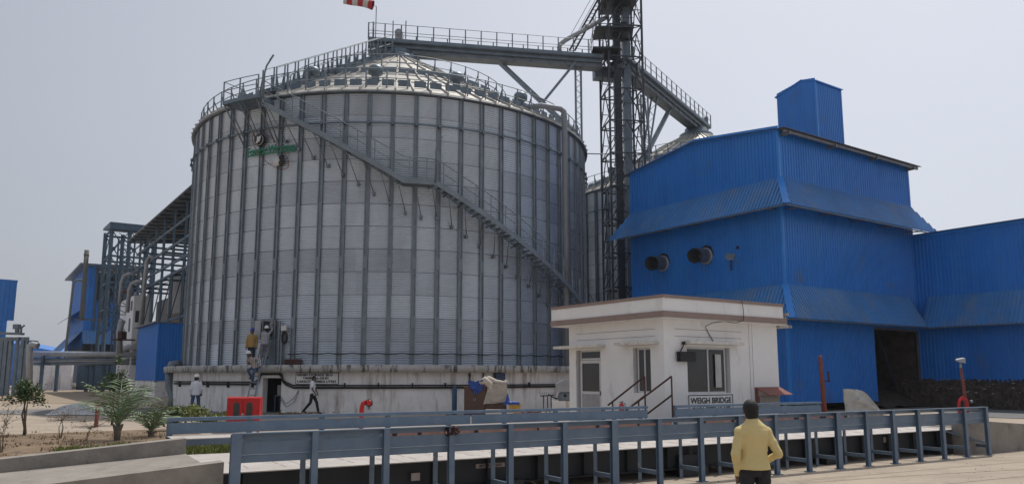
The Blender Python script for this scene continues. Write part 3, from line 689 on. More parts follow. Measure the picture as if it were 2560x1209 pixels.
b = MB(); b.tube([atY(1519, 42, 47.9), atY(1415, 100, 47.9), atY(1402, 110, 47.9), atY(1398, 118, 47.95), atY(1399, 130, 48)], .15, 12); b.tube([atY(1470, 66, 47.85), atY(1466, 70, 47.85)], .18, 12); solo(b, 'spout_pipe', M_PIPE, 'pale spout pipe slanting down from the elevator tower onto the long conveyor bridge', 'pipe')
b = MB(); b.tube([atY(1570, 135, 49.5), atY(1588, 182, 50.3)], .16, 12); solo(b, 'spout_pipe', M_PIPE, 'short pale spout pipe right of the elevator tower shafts', 'pipe')
b = MB(); b.tube([atY(1460, 384, 47), atY(1540, 386, 48.4)], .035, 5); solo(b, 'tie_pipe', M_GALV, 'thin horizontal tie pipe between nearest silo and elevator tower', 'pipe')
# wind sock
K = thing('wind_sock', (-8.55, 45.9, 22.5), 'red and white striped wind sock on a pole above the nearest silo', 'wind sock')
b = MB(); b.tube([(-8.55, 45.9, 22.5), (-8.55, 45.9, 24.85), (-8.55, 45.9, 25.05)], .028, 6); b.tube([(-8.7, 45.9, 22.5), (-8.7, 45.9, 24.0)], .06, 6); b.build('pole', M_GALVD, K)
b = MB(); b.tube([(-8.8+.27*cos(t*pi/8)*0, 45.9+.27*cos(t*pi/8), 25.10+.27*sin(t*pi/8)) for t in range(17)], .012, 5, False); b.beam((-8.55, 45.9, 25.0), (-8.8, 45.9, 25.1), .02); b.build('hoop', M_GALVD, K)
xs = [-8.78, -9.02, -9.35, -9.7, -10.05, -10.4, -10.62]; rs = [.30, .27, .24, .22, .20, .16, .14]; zs = [25.08, 25.16, 25.23, 25.27, 25.29, 25.31, 25.33]
M_SOCKW = mat('sock_white', (.5, .48, .47), .8); M_SOCKR = mat('sock_red', (.42, .03, .04), .8)
for k in range(6):
    b = MB(); b.tube([(xs[k], 45.9, zs[k]), (xs[k+1], 45.9, zs[k+1])], [rs[k], rs[k+1]], 18, False); b.build('band', M_SOCKR if k % 2 == 0 else M_SOCKW, K)
# ================================================================ WEIGH BRIDGE
PS = [.04, 1.11, 2.18, 3.25, 4.31, 5.37, 6.43, 7.46, 8.49, 9.52, 10.54, 11.51, 12.48, 13.45, 14.42, 15.38, 16.34, 17.3, 18.26]
def bb(b, s0, s1, w0, w1, z0, z1): return b.obox(bp(s0, w0, z0), BD*(s1-s0), BN*(w1-w0), Z*(z1-z0))
NF = thing('guard_fence', bp(9, 0, 0), 'long blue-grey steel guard fence nearest the camera with uprights standing on the road', 'fence')
b = MB(); bb(b, 0, 18.32, -.05, .07, 1.178, 1.19); bb(b, 0, 18.32, .055, .067, 1.105, 1.178); b.build('top_rail', M_FENCE, NF)
for a, c in zip(PS, PS[1:]):
    b = MB(); bb(b, a+.04, c-.04, .035, .047, .899, 1.065); b.build('panel', M_FENCE, NF)
b = MB()
bb(b, -.02, 18.3, .055, .067, .80, .895); bb(b, -.02, 18.3, .055, .12, .79, .80); b.build('lower_rail', M_FENCE, NF)
for k_, a in enumerate(PS):
    hw = .068 if k_ in (0, 6, 12) else .046; b = MB(); bb(b, a-hw, a+hw, -.05, -.04, 0, 1.178); bb(b, a-hw, a+hw, .022, .032, 0, 1.178); bb(b, a-.006, a+.006, -.04, .022, 0, 1.178); bb(b, a-.09, a+.09, -.09, .07, .0, .012); b.build('post', M_FENCE, NF)
    if a < .5: continue
    b = MB(); bb(b, a-.04, a+.04, .55, .56, .0, .79); bb(b, a-.005, a+.005, .56, .60, 0, .79); o = b.build('inner_leg', M_FENCEL, NF)
    b = MB(); bb(b, a-.02, a+.02, .034, .55, .25, .257); bb(b, a-.02, a-.014, .034, .55, .18, .25); b.build('brace', M_FENCEL, NF)
b = MB(); b.beam(bp(17.4, .7, .62), bp(18.24, .02, .28), .07, .05); b.build('end_brace', M_FENCEL, NF)
def far_fence(s0, s1, label, steps):
    T = thing('guard_fence', bp((s0+s1)/2, 4.9, YZ), label, 'fence')
    b = MB(); bb(b, s0, s1, 4.90, 5.02, 1.168, 1.18); bb(b, s0, s1, 4.90, 4.912, 1.115, 1.168); b.build('top_rail', M_FENCE, T)
    k = s0
    while k < s1-.1:
        e = min(k+6.4, s1); b = MB(); bb(b, k+.01, e-.01, 4.915, 4.925, .875, 1.085); b.build('panel', M_FENCE, T); k = e
    b = MB(); bb(b, s0, s1, 4.03, 5.0, .835, .85); b.build('shelf', M_DECK, T)
    k = s0+.05
    while k < s1:
        b = MB(); bb(b, k-.05, k+.05, 4.93, 4.99, YZ, 1.168); b.build('post', M_FENCE, T)
        b = MB(); bb(b, k-.05, k+.05, 4.1, 4.16, YZ-.05, .75); b.build('inner_leg', M_FENCE, T); k += 1.45
    return T
FF = far_fence(-.24, 11.39, 'blue-grey guard fence along the far side of the weigh bridge, long left section', 8)
b = MB(); bb(b, -.24, 3.8, 4.03, 4.045, .73, .835); b.build('shelf_beam', M_FENCEL, FF)
b = MB(); bb(b, 3.8, 11.39, 4.03, 4.045, .70, .835); b.build('shelf_beam', M_PRIMER, FF)
b = MB(); k = 3.9
while k < 11.3: bb(b, k, k+random.uniform(.04, .1), 4.015, 4.03, .70, .835); k += random.uniform(.4, .9)
b.build('beam_notch', M_BLACK, FF)
FG = far_fence(12.33, 18.3, 'short blue-grey guard fence beyond the weigh bridge, before the white office', 4)
b = MB(); bb(b, 12.33, 18.3, 4.03, 4.045, .70, .835); b.build('shelf_beam', M_PRIMER, FG)
b = MB(); k = 12.5
while k < 18.2: bb(b, k, k+random.uniform(.05, .3), 4.015, 4.03, .70, .835); k += random.uniform(.4, 1.2)
b.build('beam_notch', M_BLACK, FG)
WB = thing('weigh_bridge', bp(9, 2.2, 0), 'long steel weigh bridge deck with pale plates between the two guard fences', 'weigh bridge')
for k in range(12):
    a = -.28+1.515*k; b = MB(); bb(b, a+.006, a+1.509, .62, 3.62, .592, .607); b.build('deck_plate', M_DECK, WB)
b = MB()
for k in range(34):
    a = -.1+.53*k
    for w_ in (.95, 1.45): bb(b, a, a+.012, w_+.1*(k % 2), w_+.32+.1*(k % 2), .608, .6105)
b.build('weld_mark', M_PRIMER, WB)
for w_ in (.80, 3.45):
    b = MB(); bb(b, -.2, 17.8, w_, w_+.02, .16, .60); bb(b, -.2, 17.8, w_-.1, w_+.12, .15, .17); bb(b, -.2, 17.8, w_-.08, w_+.1, .575, .590)
    for k in range(18): bb(b, k*1.0+.3, k*1.0+.312, w_-.08, w_, .17, .58)
    b.build('girder', M_GIRD, WB)
for s_ in (.3, 4.6, 8.9, 13.2, 17.5):
    b = MB(); bb(b, s_-.35, s_+.35, .6, 1.1, .02, .20); b.build('footing', M_GIRD, WB)
b = MB(); bb(b, 8.6, 9.2, .70, .78, .10, .42); bb(b, 8.85, 8.93, .69, .70, .42, .58); b.build('load_cell_box', M_GIRD, WB)
M_PL = mat('name_plate', (.33, .27, .25), .6)
for (x0, x1, yy) in ((1190, 1262, 1162),):
    r0 = ray(x0, yy); r1 = ray(x1, yy)
    def onw(r, w_):
        p = P0+BN*w_; t = (BN.x*p.x+BN.y*p.y)/(BN.x*r.x+BN.y*r.y); q = r*t; return Vector((q.x, q.y, q.z+CH))
    A, B_ = onw(r0, .79), onw(r1, .79); zc = (A.z+B_.z)/2
    b = MB(); b.obox(Vector((A.x, A.y, zc-.035)), Vector((B_.x-A.x, B_.y-A.y, 0)), BN*.008, Z*.07); pl_ = b.build('name_plate', M_PL, WB)
    m_ = (A+B_)/2; m_.z = zc; place_text('name_lettering', textmesh('METTLER TOLEDO', .05, .002, .001), M_BLACK, m_-BN*.003, BD, Z, WB, (.44, .042))
b = MB(); bb(b, 2.9, 3.05, .70, .72, .30, .42); b.build('tag_plate', M_PL, WB)
b = MB(); bb(b, 15.2, 15.35, .785, .798, .38, .50); b.build('tag_plate', M_PL, WB)
# ramps
def ramp(name, s0, s1, z0, z1, hp0, hp1, label):
    T = thing(name, bp((s0+s1)/2, 2.2, 0), label, 'ramp')
    b = MB(); b.hexa([bp(s0, .30, -.05), bp(s1, .30, -.05), bp(s1, 4.1, -.05), bp(s0, 4.1, -.05), bp(s0, .30, z0), bp(s1, .30, z1), bp(s1, 4.1, z1), bp(s0, 4.1, z0)]); b.build('ramp_slab', M_CONC, T)
    for (wa, wb, m0, m1) in ((.22, .50, hp0[0], hp1[0]), (3.70, 4.02, hp0[1], hp1[1])):
        b = MB(); N_ = 12
        for k in range(N_):
            f0, f1 = k/N_, (k+1)/N_; a, c = s0+(s1-s0)*f0, s0+(s1-s0)*f1; za, zc_ = m0+(m1-m0)*f0, m0+(m1-m0)*f1
            b.hexa([bp(a, wa, -.05), bp(c, wa, -.05), bp(c, wb, -.05), bp(a, wb, -.05), bp(a, wa, za), bp(c, wa, zc_), bp(c, wb, zc_), bp(a, wb, za)])
        b.build('parapet', M_CONC, T)
    return T
ramp('approach_ramp', -.06, -11, .62, -.03, (.80, .88), (-.02, .02), 'concrete approach ramp with low parapets rising to the left end of the weigh bridge')
ramp('approach_ramp', 18.75, 30, .62, -.03, (.80, .85), (.05, .1), 'concrete approach ramp falling away from the right end of the weigh bridge')
b = MB(); bb(b, 17.75, 18.75, .28, .6, -.02, .80); bb(b, 17.9, 18.75, .6, 4.0, -.02, .60); solo(b, 'abutment', M_CONC, 'concrete abutment block at the right end of the weigh bridge', 'concrete block')
# steps and red oxide handrails
ST = thing('steps', bp(11.86, 5.6, YZ), 'short steel steps with rusty red handrails between the far fence sections', 'steps')
for k in range(3):
    b = MB(); bb(b, 11.42, 12.3, 5.02+.3*k, 5.3+.3*k, .70-.14*k, .73-.14*k); b.build('step', M_GALVD, ST)
for s_ in (11.38, 12.32):
    b = MB(); b.beam(bp(s_, 5.0, .85), bp(s_, 5.0, 1.95), .038); b.beam(bp(s_, 6.4, .5), bp(s_, 6.4, 1.25), .038)
    b.beam(bp(s_, 5.0, 1.95), bp(s_, 6.6, 1.15), .038); b.beam(bp(s_, 5.0, 1.45), bp(s_, 6.6, .62), .038); b.build('handrail', M_RUST, ST)
b = MB(); p = bp(3.27, 0, 1.12)
for k in range(26):
    c = p+Vector((random.uniform(-.06, .06), random.uniform(-.05, .0), random.uniform(-.05, .05))); n_ = Vector((random.random()-.5, random.random()-.5, random.random()-.5)).normalized(); a_ = n_.orthogonal(); b2 = n_.cross(a_); r_ = random.uniform(.025, .05)
    b.tube([c+(a_*cos(t*pi/5)+b2*sin(t*pi/5))*r_ for t in range(11)], .008, 4, False)
solo(b, 'wire_bundle', M_RUST, 'tangled brown wire bundle tied on the top rail of the near guard fence', 'wire bundle')

# ================================================================ BLUE TOWER BUILDING
TCn = Vector((12.5, 35.1, 0))
def fr(C):
    def f(u, v, z): p = C+Uv*u+Vv*v; return Vector((p.x, p.y, z))
    return f
q = fr(TCn); LU, LV = 11.4, 10.0
BT = thing('blue_building', (TCn+Uv*LU/2+Vv*LV/2+Z*YZ), 'tall blue corrugated sheet building with two sloping skirts and a rooftop box', 'building')
def rt(v): return 13.45+.65*(1-abs(v-5)/5)
def wall_part(name, top, bot, L, nrm, m, parent, pitch=.2, depth=.042):
    b = MB(); b.ribs(top, bot, L, nrm, pitch, depth); return b.build(name, m, parent)
# right face (v=0) upper, lower with opening; left face (u=0); rear faces
wall_part('wall', lambda u: q(u, 0, 13.42), lambda u: q(u, 0, 4.4), LU, -Vv, M_BLUE, BT)
wall_part('wall', lambda u: q(u, 0, 4.4), lambda u: q(u, 0, .72), 7.0, -Vv, M_BLUE, BT)
wall_part('wall', lambda v: q(0, v, rt(v)), lambda v: q(0, v, .72), LV, -Uv, M_BLUE, BT)
wall_part('wall', lambda u: q(u, LV, 13.42), lambda u: q(u, LV, .72), LU, Vv, M_BLUE, BT)
wall_part('wall', lambda v: q(LU, v, rt(v)), lambda v: q(LU, v, .4), LV, Uv, M_BLUE, BT)
for (u, v) in ((0, 0), (LU, 0), (0, LV)):
    b = MB(); b.obox(q(u-.04 if u == 0 else u-.10, v-.04 if v == 0 else v-.1, .7), Uv*.14, Vv*.14, Z*(13.42-.7)); b.build('corner_trim', M_BLUET, BT)
b = MB(); # roof with corrugated eave
for (v0, v1, sgn) in ((-.55, 5, 1), (5, LV+.35, -1)):
    b.ribs(lambda u: q(u, v1, rt(v1) if sgn > 0 else 13.45-.05), lambda u: q(u, v0, rt(v0) if v0 < 0 else rt(5)), LU+.75, Z, .2, .03, -.25) if sgn > 0 else b.ribs(lambda u: q(u, LV+.35, 13.4), lambda u: q(u, 5, rt(5)), LU+.75, Z, .2, .03, -.25)
b.build('roof', M_SHEETBACK, BT)
b = MB(); b.beam(q(-.03, -.03, 13.50), q(-.03, 5, 14.15), .06, .24); b.beam(q(-.03, 5, 14.15), q(-.03, LV+.05, 13.45), .06, .24); b.build('barge_board', M_BLUET, BT)
b = MB(); b.obox(q(-.1, -.42, 13.22), Uv*(LU+.45), Vv*.10, Z*.14)
for u in (.2, 3.9, 7.6, 11.2): b.obox(q(u, -.5, 13.15), Uv*.12, Vv*.5, Z*.16)
b.build('eave_rafter', M_SHEETBACK, BT)
def skirt(zt, zb, p, segs, name='skirt'):
    for (kind, L) in segs:
        b = MB()
        if kind == 'R':   # along u on v=0, mitred corner at u=0 and far end
            def top(u, L=L):
                f = 0 if 0 <= u <= L else (-u/p if u < 0 else (u-L)/p); return q(u, -p*f-.03, zt+(zb-zt)*f)
            def bot(u): return q(u, -p, zb)
            b.ribs(top, bot, L+p+(p if zt > 8 else .0), -Vv*.6+Z*.8, .2, .055, -p)
        else:
            def top(v, L=L):
                f = 0 if 0 <= v <= L else (-v/p if v < 0 else (v-L)/p); return q(-p*f-.03, v, zt+(zb-zt)*f)
            def bot(v): return q(-p, v, zb)
            b.ribs(top, bot, L+2*p, -Uv*.6+Z*.8, .2, .055, -p)
        b.build(name, M_BLUES, BT)
    b = MB(); b.beam(q(-.03, -.03, zt+.03), q(-p-.02, -p-.02, zb+.03), .30, .03); b.build('hip_flashing', M_BLUET, BT)
    b = MB()   # triangular frames and edge purlins under the skirt
    b.beam(q(-p+.05, -p+.05, zb-.03), q(LU, -p+.05, zb-.03), .06, .05); b.beam(q(-p+.05, -p+.05, zb-.03), q(-p+.05, LV, zb-.03), .06, .05)
    for k in range(5):
        u = .3+k*2.6
        if u < LU: b.beam(q(u, -.02, zb+.05), q(u, -p+.05, zb-.02), .05); b.beam(q(u, -.02, zt-.1), q(u, -p+.05, zb-.02), .05)
        v = .3+k*2.3
        if v < LV: b.beam(q(-.02, v, zb+.05), q(-p+.05, v, zb-.02), .05); b.beam(q(-.02, v, zt-.1), q(-p+.05, v, zb-.02), .05)
    b.build('skirt_frame', M_GALVD, BT)
skirt(11.12, 9.60, .95, (('R', LU), ('L', LV)))
skirt(6.10, 4.48, .90, (('R', LU-.9), ('L', LV)))
# rooftop box
c0u, c0v, cu, cv = 4.45, .8, 2.25, 2.35
b = MB(); b.ribs(lambda v: q(c0u, c0v+v, 17.12+.28*(1-abs(v-.75)/1.6)), lambda v: q(c0u, c0v+v, 13.3), cv, -Uv, .2, .025); b.build('wall', M_BLUE, BT)
b = MB(); b.ribs(lambda u: q(c0u+u, c0v, 17.12), lambda u: q(c0u+u, c0v, 13.3), cu, -Vv, .16, .03); b.build('wall', M_BLUE, BT)
b = MB(); b.ribs(lambda u: q(c0u+u, c0v+cv, 16.9), lambda u: q(c0u+u, c0v+cv, 13.3), cu, Vv, .2, .025); b.build('wall', M_BLUE, BT)
b = MB(); b.ribs(lambda v: q(c0u+cu, c0v+v, 17.0), lambda v: q(c0u+cu, c0v+v, 13.3), cv, Uv, .2, .025); b.build('wall', M_BLUE, BT)
b = MB(); b.hexa([q(c0u-.05, c0v-.1, 17.06), q(c0u+cu+.1, c0v-.1, 17.06), q(c0u+cu+.1, c0v+.8, 17.36), q(c0u-.05, c0v+.8, 17.36), q(c0u-.05, c0v-.1, 17.12), q(c0u+cu+.1, c0v-.1, 17.12), q(c0u+cu+.1, c0v+.8, 17.42), q(c0u-.05, c0v+.8, 17.42)])
b.hexa([q(c0u-.05, c0v+.8, 17.36), q(c0u+cu+.1, c0v+.8, 17.36), q(c0u+cu+.1, c0v+cv+.1, 16.9), q(c0u-.05, c0v+cv+.1, 16.9), q(c0u-.05, c0v+.8, 17.42), q(c0u+cu+.1, c0v+.8, 17.42), q(c0u+cu+.1, c0v+cv+.1, 16.96), q(c0u-.05, c0v+cv+.1, 16.96)])
b.build('box_roof', M_BLUET, BT)
b = MB(); b.obox(q(c0u-.03, c0v-.03, 13.4), Uv*.1, Vv*.1, Z*3.72); b.obox(q(c0u+cu-.06, c0v-.03, 13.4), Uv*.1, Vv*.1, Z*3.72); b.build('box_trim', M_BLUET, BT)
# exhaust ducts on the left face
for (v, z) in ((7.55, 7.98), (4.55, 8.0)):
    c = q(0, v, z); ax = -Uv; bend = Vector((-.45, -.85, -.22)).normalized()
    d = thing('exhaust_duct', c, 'grey bent exhaust duct on the blue tower wall, ' + ('left one' if v > 6 else 'right one above the white office roof'), 'duct', 'exhaust ducts on the blue wall')
    def ringt(b, pts, r, n=20):
        b.tube(pts, r, n, False)
    b = MB(); b.tube([c+ax*-.1, c+ax*.55, c+ax*.72+bend*.15, c+ax*.72+bend*.50], [.37, .37, .37, .38], 22, False)
    b.tube([c+ax*-.1, c+ax*.55, c+ax*.72+bend*.15, c+ax*.72+bend*.50], [.345, .345, .345, .355], 22, False); b.build('duct', M_GALVD, d)
    b = MB(); b.tube([c+ax*.02, c+ax*.14], [.43, .43], 22); b.build('collar', M_PIPE, d)
    b = MB(); b.tube([c+ax*.03-Vv*.0+Z*.1, c+ax*.045+Z*.1], [.48, .48], 8); b.build('cut_edge', M_BLACK, d)
# flood light
f0 = q(0, 2.95, 7.62); FL = thing('flood_light', f0, 'silver flood light on a short rusty arm fixed to the blue tower wall', 'light')
b = MB(); b.beam(f0-Uv*.0, f0-Uv*.9+Vector((.25, -.3, 0)), .06); b.beam(f0-Uv*.1, f0-Uv*.1-Z*.55, .05); b.build('arm', M_RUST, FL)
p = f0-Uv*.9+Vector((.25, -.3, 0)); b = MB(); b.beam(p+Vector((-.02, .05, .08)), p+Vector((.34, -.12, -.02)), .34, .10, Vector((-.3, -.5, .6))); b.build('lamp_head', M_GALV, FL); b = MB(); b.beam(p+Vector((.05, -.03, .0)), p+Vector((.30, -.15, -.07)), .26, .04, Vector((-.3, -.5, .6))); b.build('lamp_glass', M_PIPE, FL)
b = MB(); b.obox(q(-.05, 2.5, 8.1), Vv*.14, Uv*.04, Z*.14); b.build('wall_hole', M_BLACK, BT)
# opening with inner braces and dark interior
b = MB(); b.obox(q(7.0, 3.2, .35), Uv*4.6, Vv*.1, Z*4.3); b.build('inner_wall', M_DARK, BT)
b = MB(); b.obox(q(LU-.14, .06, .36), Uv*.06, Vv*3.1, Z*4.2); b.build('shade_sheet', M_DARK, BT)  # added dark sheet paints the opening's shade over the blue wall
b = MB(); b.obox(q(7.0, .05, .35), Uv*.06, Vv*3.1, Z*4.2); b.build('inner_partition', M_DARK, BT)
b = MB(); b.beam(q(9.2, 1.2, 4.4), q(10.9, 1.2, 1.3), .16); b.beam(q(9.0, 1.3, 4.4), q(7.4, 1.3, 1.5), .14); b.beam(q(7, 1.25, 4.35), q(11.3, 1.25, 4.35), .14); b.beam(q(11.3, .1, .4), q(11.3, .1, 4.4), .16); b.build('inner_brace', M_DSTEEL, BT)
b = MB(); b.obox(q(7.0, -.02, 4.30), Uv*4.4, Vv*.12, Z*.14); b.build('lintel', M_SHEETBACK, BT)
# ================================================================ BLUE HALL
HC = TCn+Uv*LU; h_ = fr(HC)
BH = thing('blue_hall', (HC-Vv*8+Uv*8+Z*YZ), 'low wide blue corrugated hall joined to the right of the blue tower building', 'building')
b = MB(); b.ribs(lambda v: h_(.0, -v, 9.5), lambda v: h_(.0, -v, 1.62), 16, -Uv, .2, .042, 0.0); b.build('wall', M_BLUE, BH)
b = MB(); b.ribs(lambda v: h_(.0-.03, -v, 6.12), lambda v: h_(-.9, -v, 4.46), 15.4, -Uv*.6+Z*.8, .2, .055, .6); b.build('skirt', M_BLUES, BH)
b = MB(); b.ribs(lambda u: h_(u, 0, 9.55+.0*u), lambda u: h_(u, -16, 9.55), 12, Z, .25, .03, -.3); b.build('roof', M_SHEETBACK, BH)
b = MB(); b.obox(h_(-.06, -16, 9.38), Vv*16, Uv*.05, Z*.2); b.build('eave_trim', M_BLUET, BH)
b = MB(); b.ribs(lambda u: h_(u, -16, 9.5), lambda u: h_(u, -16, .4), 12, -Vv, .2, .03); b.ribs(lambda v: h_(12, -v, 9.5), lambda v: h_(12, -v, .4), 16, Uv, .2, .03); b.build('end_wall', M_BLUE, BH)
b = MB(); b.beam(h_(-.85, -.6, 4.45), h_(-.85, -16, 4.45), .06)
for k in range(7): b.beam(h_(-.03, -.8-k*2.4, 4.5), h_(-.85, -.8-k*2.4, 4.45), .05)
b.build('skirt_frame', M_GALVD, BH)
# dark heaps / retaining bank under the hall wall
b = MB()
def bank(i, j):
    v = i*17-1.5; t = j; hgt = 1.45*(1-(1-t)**2); pt = h_(-.75+.8*t, -v, YZ+hgt); n_ = mnoise.noise(Vector((v*.9, t*2, 2)))*.12+mnoise.noise(Vector((v*6, t*8, 5)))*.10+mnoise.noise(Vector((v*15, t*19, 8)))*.06
    return pt+Vector((-.7, -.4, .7))*n_*(1 if t > .02 else 0)
b.grid(bank, 420, 34, False)
tag(b.build('dark_bank', M_DARK), 'dark rough bank of waste piled under the blue hall wall', 'waste heap', None, 'stuff')
b = MB()
def bank2(i, j):
    u = 6.6+5*i; t = j; n_ = mnoise.noise(Vector((u*1.1, t*3, 9)))*.4; return q(u, 2.8*t-.2, YZ+.1+1.1*t+n_*.5)
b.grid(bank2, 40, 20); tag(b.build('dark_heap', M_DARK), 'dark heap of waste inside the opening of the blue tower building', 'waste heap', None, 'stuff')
b = MB()
for k in range(110):
    i, j = random.random(), random.uniform(.1, .98); c = bank(i, j)+Vector((-.05, -.04, .03)); s_ = random.uniform(.03, .10) if k > 7 else random.uniform(.15, .30)
    ring = [c+(Uv*-.2+Vv*cos(t*pi/4.5)+Z*.45*sin(t*pi/4.5))*s_*random.uniform(.5, 1.3) for t in range(9)]
    for t in range(9): b.tri(c+Vector((-.02, -.02, .01)), ring[t], ring[(t+1) % 9])
tag(b.build('scrap', M_DIRTW), 'pale plastic scraps scattered over the dark bank under the blue hall', 'scrap', None, 'stuff')
# ================================================================ WHITE OFFICE
WC = Vector((4.41, 22.5, 0)); o_ = fr(WC); WU, WV = 5.15, 4.38
WO = thing('weigh_office', WC+Uv*WU/2+Vv*WV/2+Z*YZ, 'small white flat-roofed weigh bridge office with brown bands round its roof edge', 'building')
def wall_open(name, o3, du, L, zb, zt, opens, th, nin):
    """plastered wall with openings [(a0,a1,z0,z1)]"""
    b = MB(); xs_ = sorted(set([0, L]+[a for o in opens for a in o[:2]])); 
    for a, c in zip(xs_, xs_[1:]):
        cuts = [(o[2], o[3]) for o in opens if o[0] <= a+1e-6 and o[1] >= c-1e-6]
        z = zb
        for (z0, z1) in sorted(cuts): 
            if z0 > z: b.obox(o3+du*a+Z*z, du*(c-a), nin*th, Z*(z0-z))
            z = z1
        b.obox(o3+du*a+Z*z, du*(c-a), nin*th, Z*(zt-z))
    return b.build(name, M_WHITE, WO)
oz = o_(0, 0, 0)
Rw = (.95, 2.86, 1.44, 2.82); Lw = (.56, 1.30, 1.46, 2.80); Ld = (2.78, 4.02, YZ+.1, 2.80)
wall_open('wall', oz, Uv, WU, YZ-.05, 3.62, [Rw], .22, Vv)
wall_open('wall', oz+Vv*.22, Vv, WV-.22, YZ-.05, 3.62, [(Lw[0]-.22, Lw[1]-.22, Lw[2], Lw[3]), (Ld[0]-.22, Ld[1]-.22, Ld[2], Ld[3])], .22, Uv)
wall_open('wall', oz+Vv*(WV-.22)+Uv*.22, Uv, WU-.22, YZ-.05, 3.62, [(3.2, 4.0, 1.5, 2.9)], .22, Vv)
wall_open('wall', oz+Uv*(WU-.22)+Vv*.22, Vv, WV-.44, YZ-.05, 3.62, [], .22, Uv)
p_ = .42
b = MB(); b.obox(o_(-p_, -p_, 3.60), Uv*(WU-.35+2*p_-.0), Vv*(WV+2*p_), Z*.12); b.build('roof_slab', M_WHITE, WO)
def band(z0, z1, g_, m, name, uend):
    b = MB(); b.obox(o_(-p_-g_, -p_-g_, z0), Uv*(uend+p_+g_), Vv*.10, Z*(z1-z0)); b.obox(o_(-p_-g_, -p_-g_+.10, z0), Uv*.10, Vv*(WV+2*p_+g_-.10), Z*(z1-z0))
    b.obox(o_(-p_+.1, WV+p_-.1, z0), Uv*(WU+p_-.2), Vv*.1, Z*(z1-z0)); b.obox(o_(uend-.1, -p_+.1, z0), Uv*.1, Vv*(WV+2*p_-.3), Z*(z1-z0)); b.build(name, m, WO)
band(3.625, 3.80, .04, M_BROWN, 'brown_band', WU+.03); band(3.80, 4.18, .0, M_WHITE, 'parapet', WU-.12); band(4.18, 4.27, .03, M_BROWN, 'brown_band', WU-.10)
b = MB(); b.obox(o_(WU+.04, -.10, 3.95), Uv*.65, Vv*3.2, Z*.08); b.obox(o_(WU+.04, .02, 3.64), Uv*.6, Vv*3.0, Z*.30); b.obox(o_(WU+.04, -.12, 3.54), Uv*.7, Vv*3.2, Z*.09); b.build('roof_extension', M_CONCE, WO)
# chajja hoods
def hood(P_, du, L, nout, d_):
    b = MB(); b.obox(P_, du*L, nout*d_, Z*.09); return b.build('window_hood', mat('weathered_white', (.62, .59, .55), .8, 0, 5, .15, col2=(.25, .22, .2), c2lo=.6, c2hi=.75, c2s=6), WO)
hood(o_(.75, 0, 2.90), Uv, 2.45, -Vv, .32); hood(o_(0, .2, 2.88), Vv, 1.6, -Uv, .32); hood(o_(0, 2.55, 2.86), Vv, 2.25, -Uv, .36)
# grooves in plaster
b = MB()
for z in (3.33, 3.12): b.obox(o_(.45, -.004, z), Uv*3.0, Vv*.004, Z*.012); b.obox(o_(-.004, .35, z), Vv*3.6, Uv*.004, Z*.012)
b.obox(o_(3.80, -.004, 1.0), Uv*.012, Vv*.004, Z*2.6); b.build('plaster_groove', mat('groove', (.20, .18, .17), .9), WO)
b = MB(); b.obox(o_(3.95, -.03, .9), Uv*1.24, Vv*.03, Z*2.7); b.build('plaster_pier', mat('fresh_white', (.80, .80, .80), .7, 0, 2, .03), WO)
def win(P_, du, L, z0, z1, nout, mull, name='window', depth=.14, glassm=M_GLASS):
    P_ = P_-nout*depth; fw = .055; b = MB()
    b.obox(P_+Z*z0, du*L, nout*.05, Z*fw); b.obox(P_+Z*(z1-fw), du*L, nout*.05, Z*fw)
    for x in [0, L-fw]+[m-fw/2 for m in mull]: b.obox(P_+du*x+Z*(z0+fw), du*fw, nout*.05, Z*(z1-z0-2*fw))
    W_ = b.build(name, M_ALU, WO)
    xs_ = [0]+list(mull)+[L]
    for a, c in zip(xs_, xs_[1:]):
        b = MB(); b.obox(P_+du*(a+fw*.6)+Z*(z0+fw)+nout*.015, du*(c-a-fw*1.2), nout*.012, Z*(z1-z0-2*fw)); b.build('pane', glassm, W_)
    return W_
win(o_(Rw[0], 0, 0), Uv, Rw[1]-Rw[0]-.12, Rw[2], Rw[3], -Vv, (1.0,))
win(o_(0, Lw[0], 0), Vv, Lw[1]-Lw[0]-.1, Lw[2], Lw[3], -Uv, (.33,))
b = MB(); b.obox(o_(2.25, .06, 1.62), Uv*.26, Vv*.01, Z*1.0); b.build('painted_reflection', mat('reflection_paint', (.5, .49, .48), .7), WO)  # pale sheet before the panes paints a reflection on the glass
D_ = win(o_(0, Ld[0]+.08, 0), Vv, Ld[1]-Ld[0]-.2, 2.48, 2.80, -Uv, (), 'transom')
dp = o_(.14, Ld[0]+.08, 0); dl = Ld[1]-Ld[0]-.2
b = MB(); b.obox(dp+Z*(YZ+.1)-Uv*.02, Vv*.09, Uv*-.04, Z*2.02); b.obox(dp+Vv*(dl-.09)+Z*(YZ+.1)-Uv*.02, Vv*.09, Uv*-.04, Z*2.02)
b.obox(dp+Vv*.09+Z*2.37-Uv*.02, Vv*(dl-.18), Uv*-.04, Z*.1); b.obox(dp+Vv*.09+Z*(YZ+.1)-Uv*.02, Vv*(dl-.18), Uv*-.04, Z*.12); b.obox(dp+Vv*.09+Z*1.38-Uv*.02, Vv*(dl-.18), Uv*-.04, Z*.09)
DR = b.build('door', M_ALU, WO)
b = MB(); b.obox(dp+Vv*.09+Z*1.47-Uv*.03, Vv*(dl-.18), Uv*-.01, Z*.90); b.build('pane', M_GLASS, DR)
b = MB(); b.obox(dp+Vv*.09+Z*(YZ+.22)-Uv*.03, Vv*(dl-.18), Uv*-.015, Z*.81); b.build('lower_panel', mat('door_panel', (.33, .32, .33), .5), DR)
b = MB(); b.obox(dp+Vv*.03+Z*1.35-Uv*.09, Vv*.03, Uv*.03, Z*.14); b.build('handle', M_GALVD, DR)
b = MB(); b.box(0, .01, 0, .01, 0, .01)
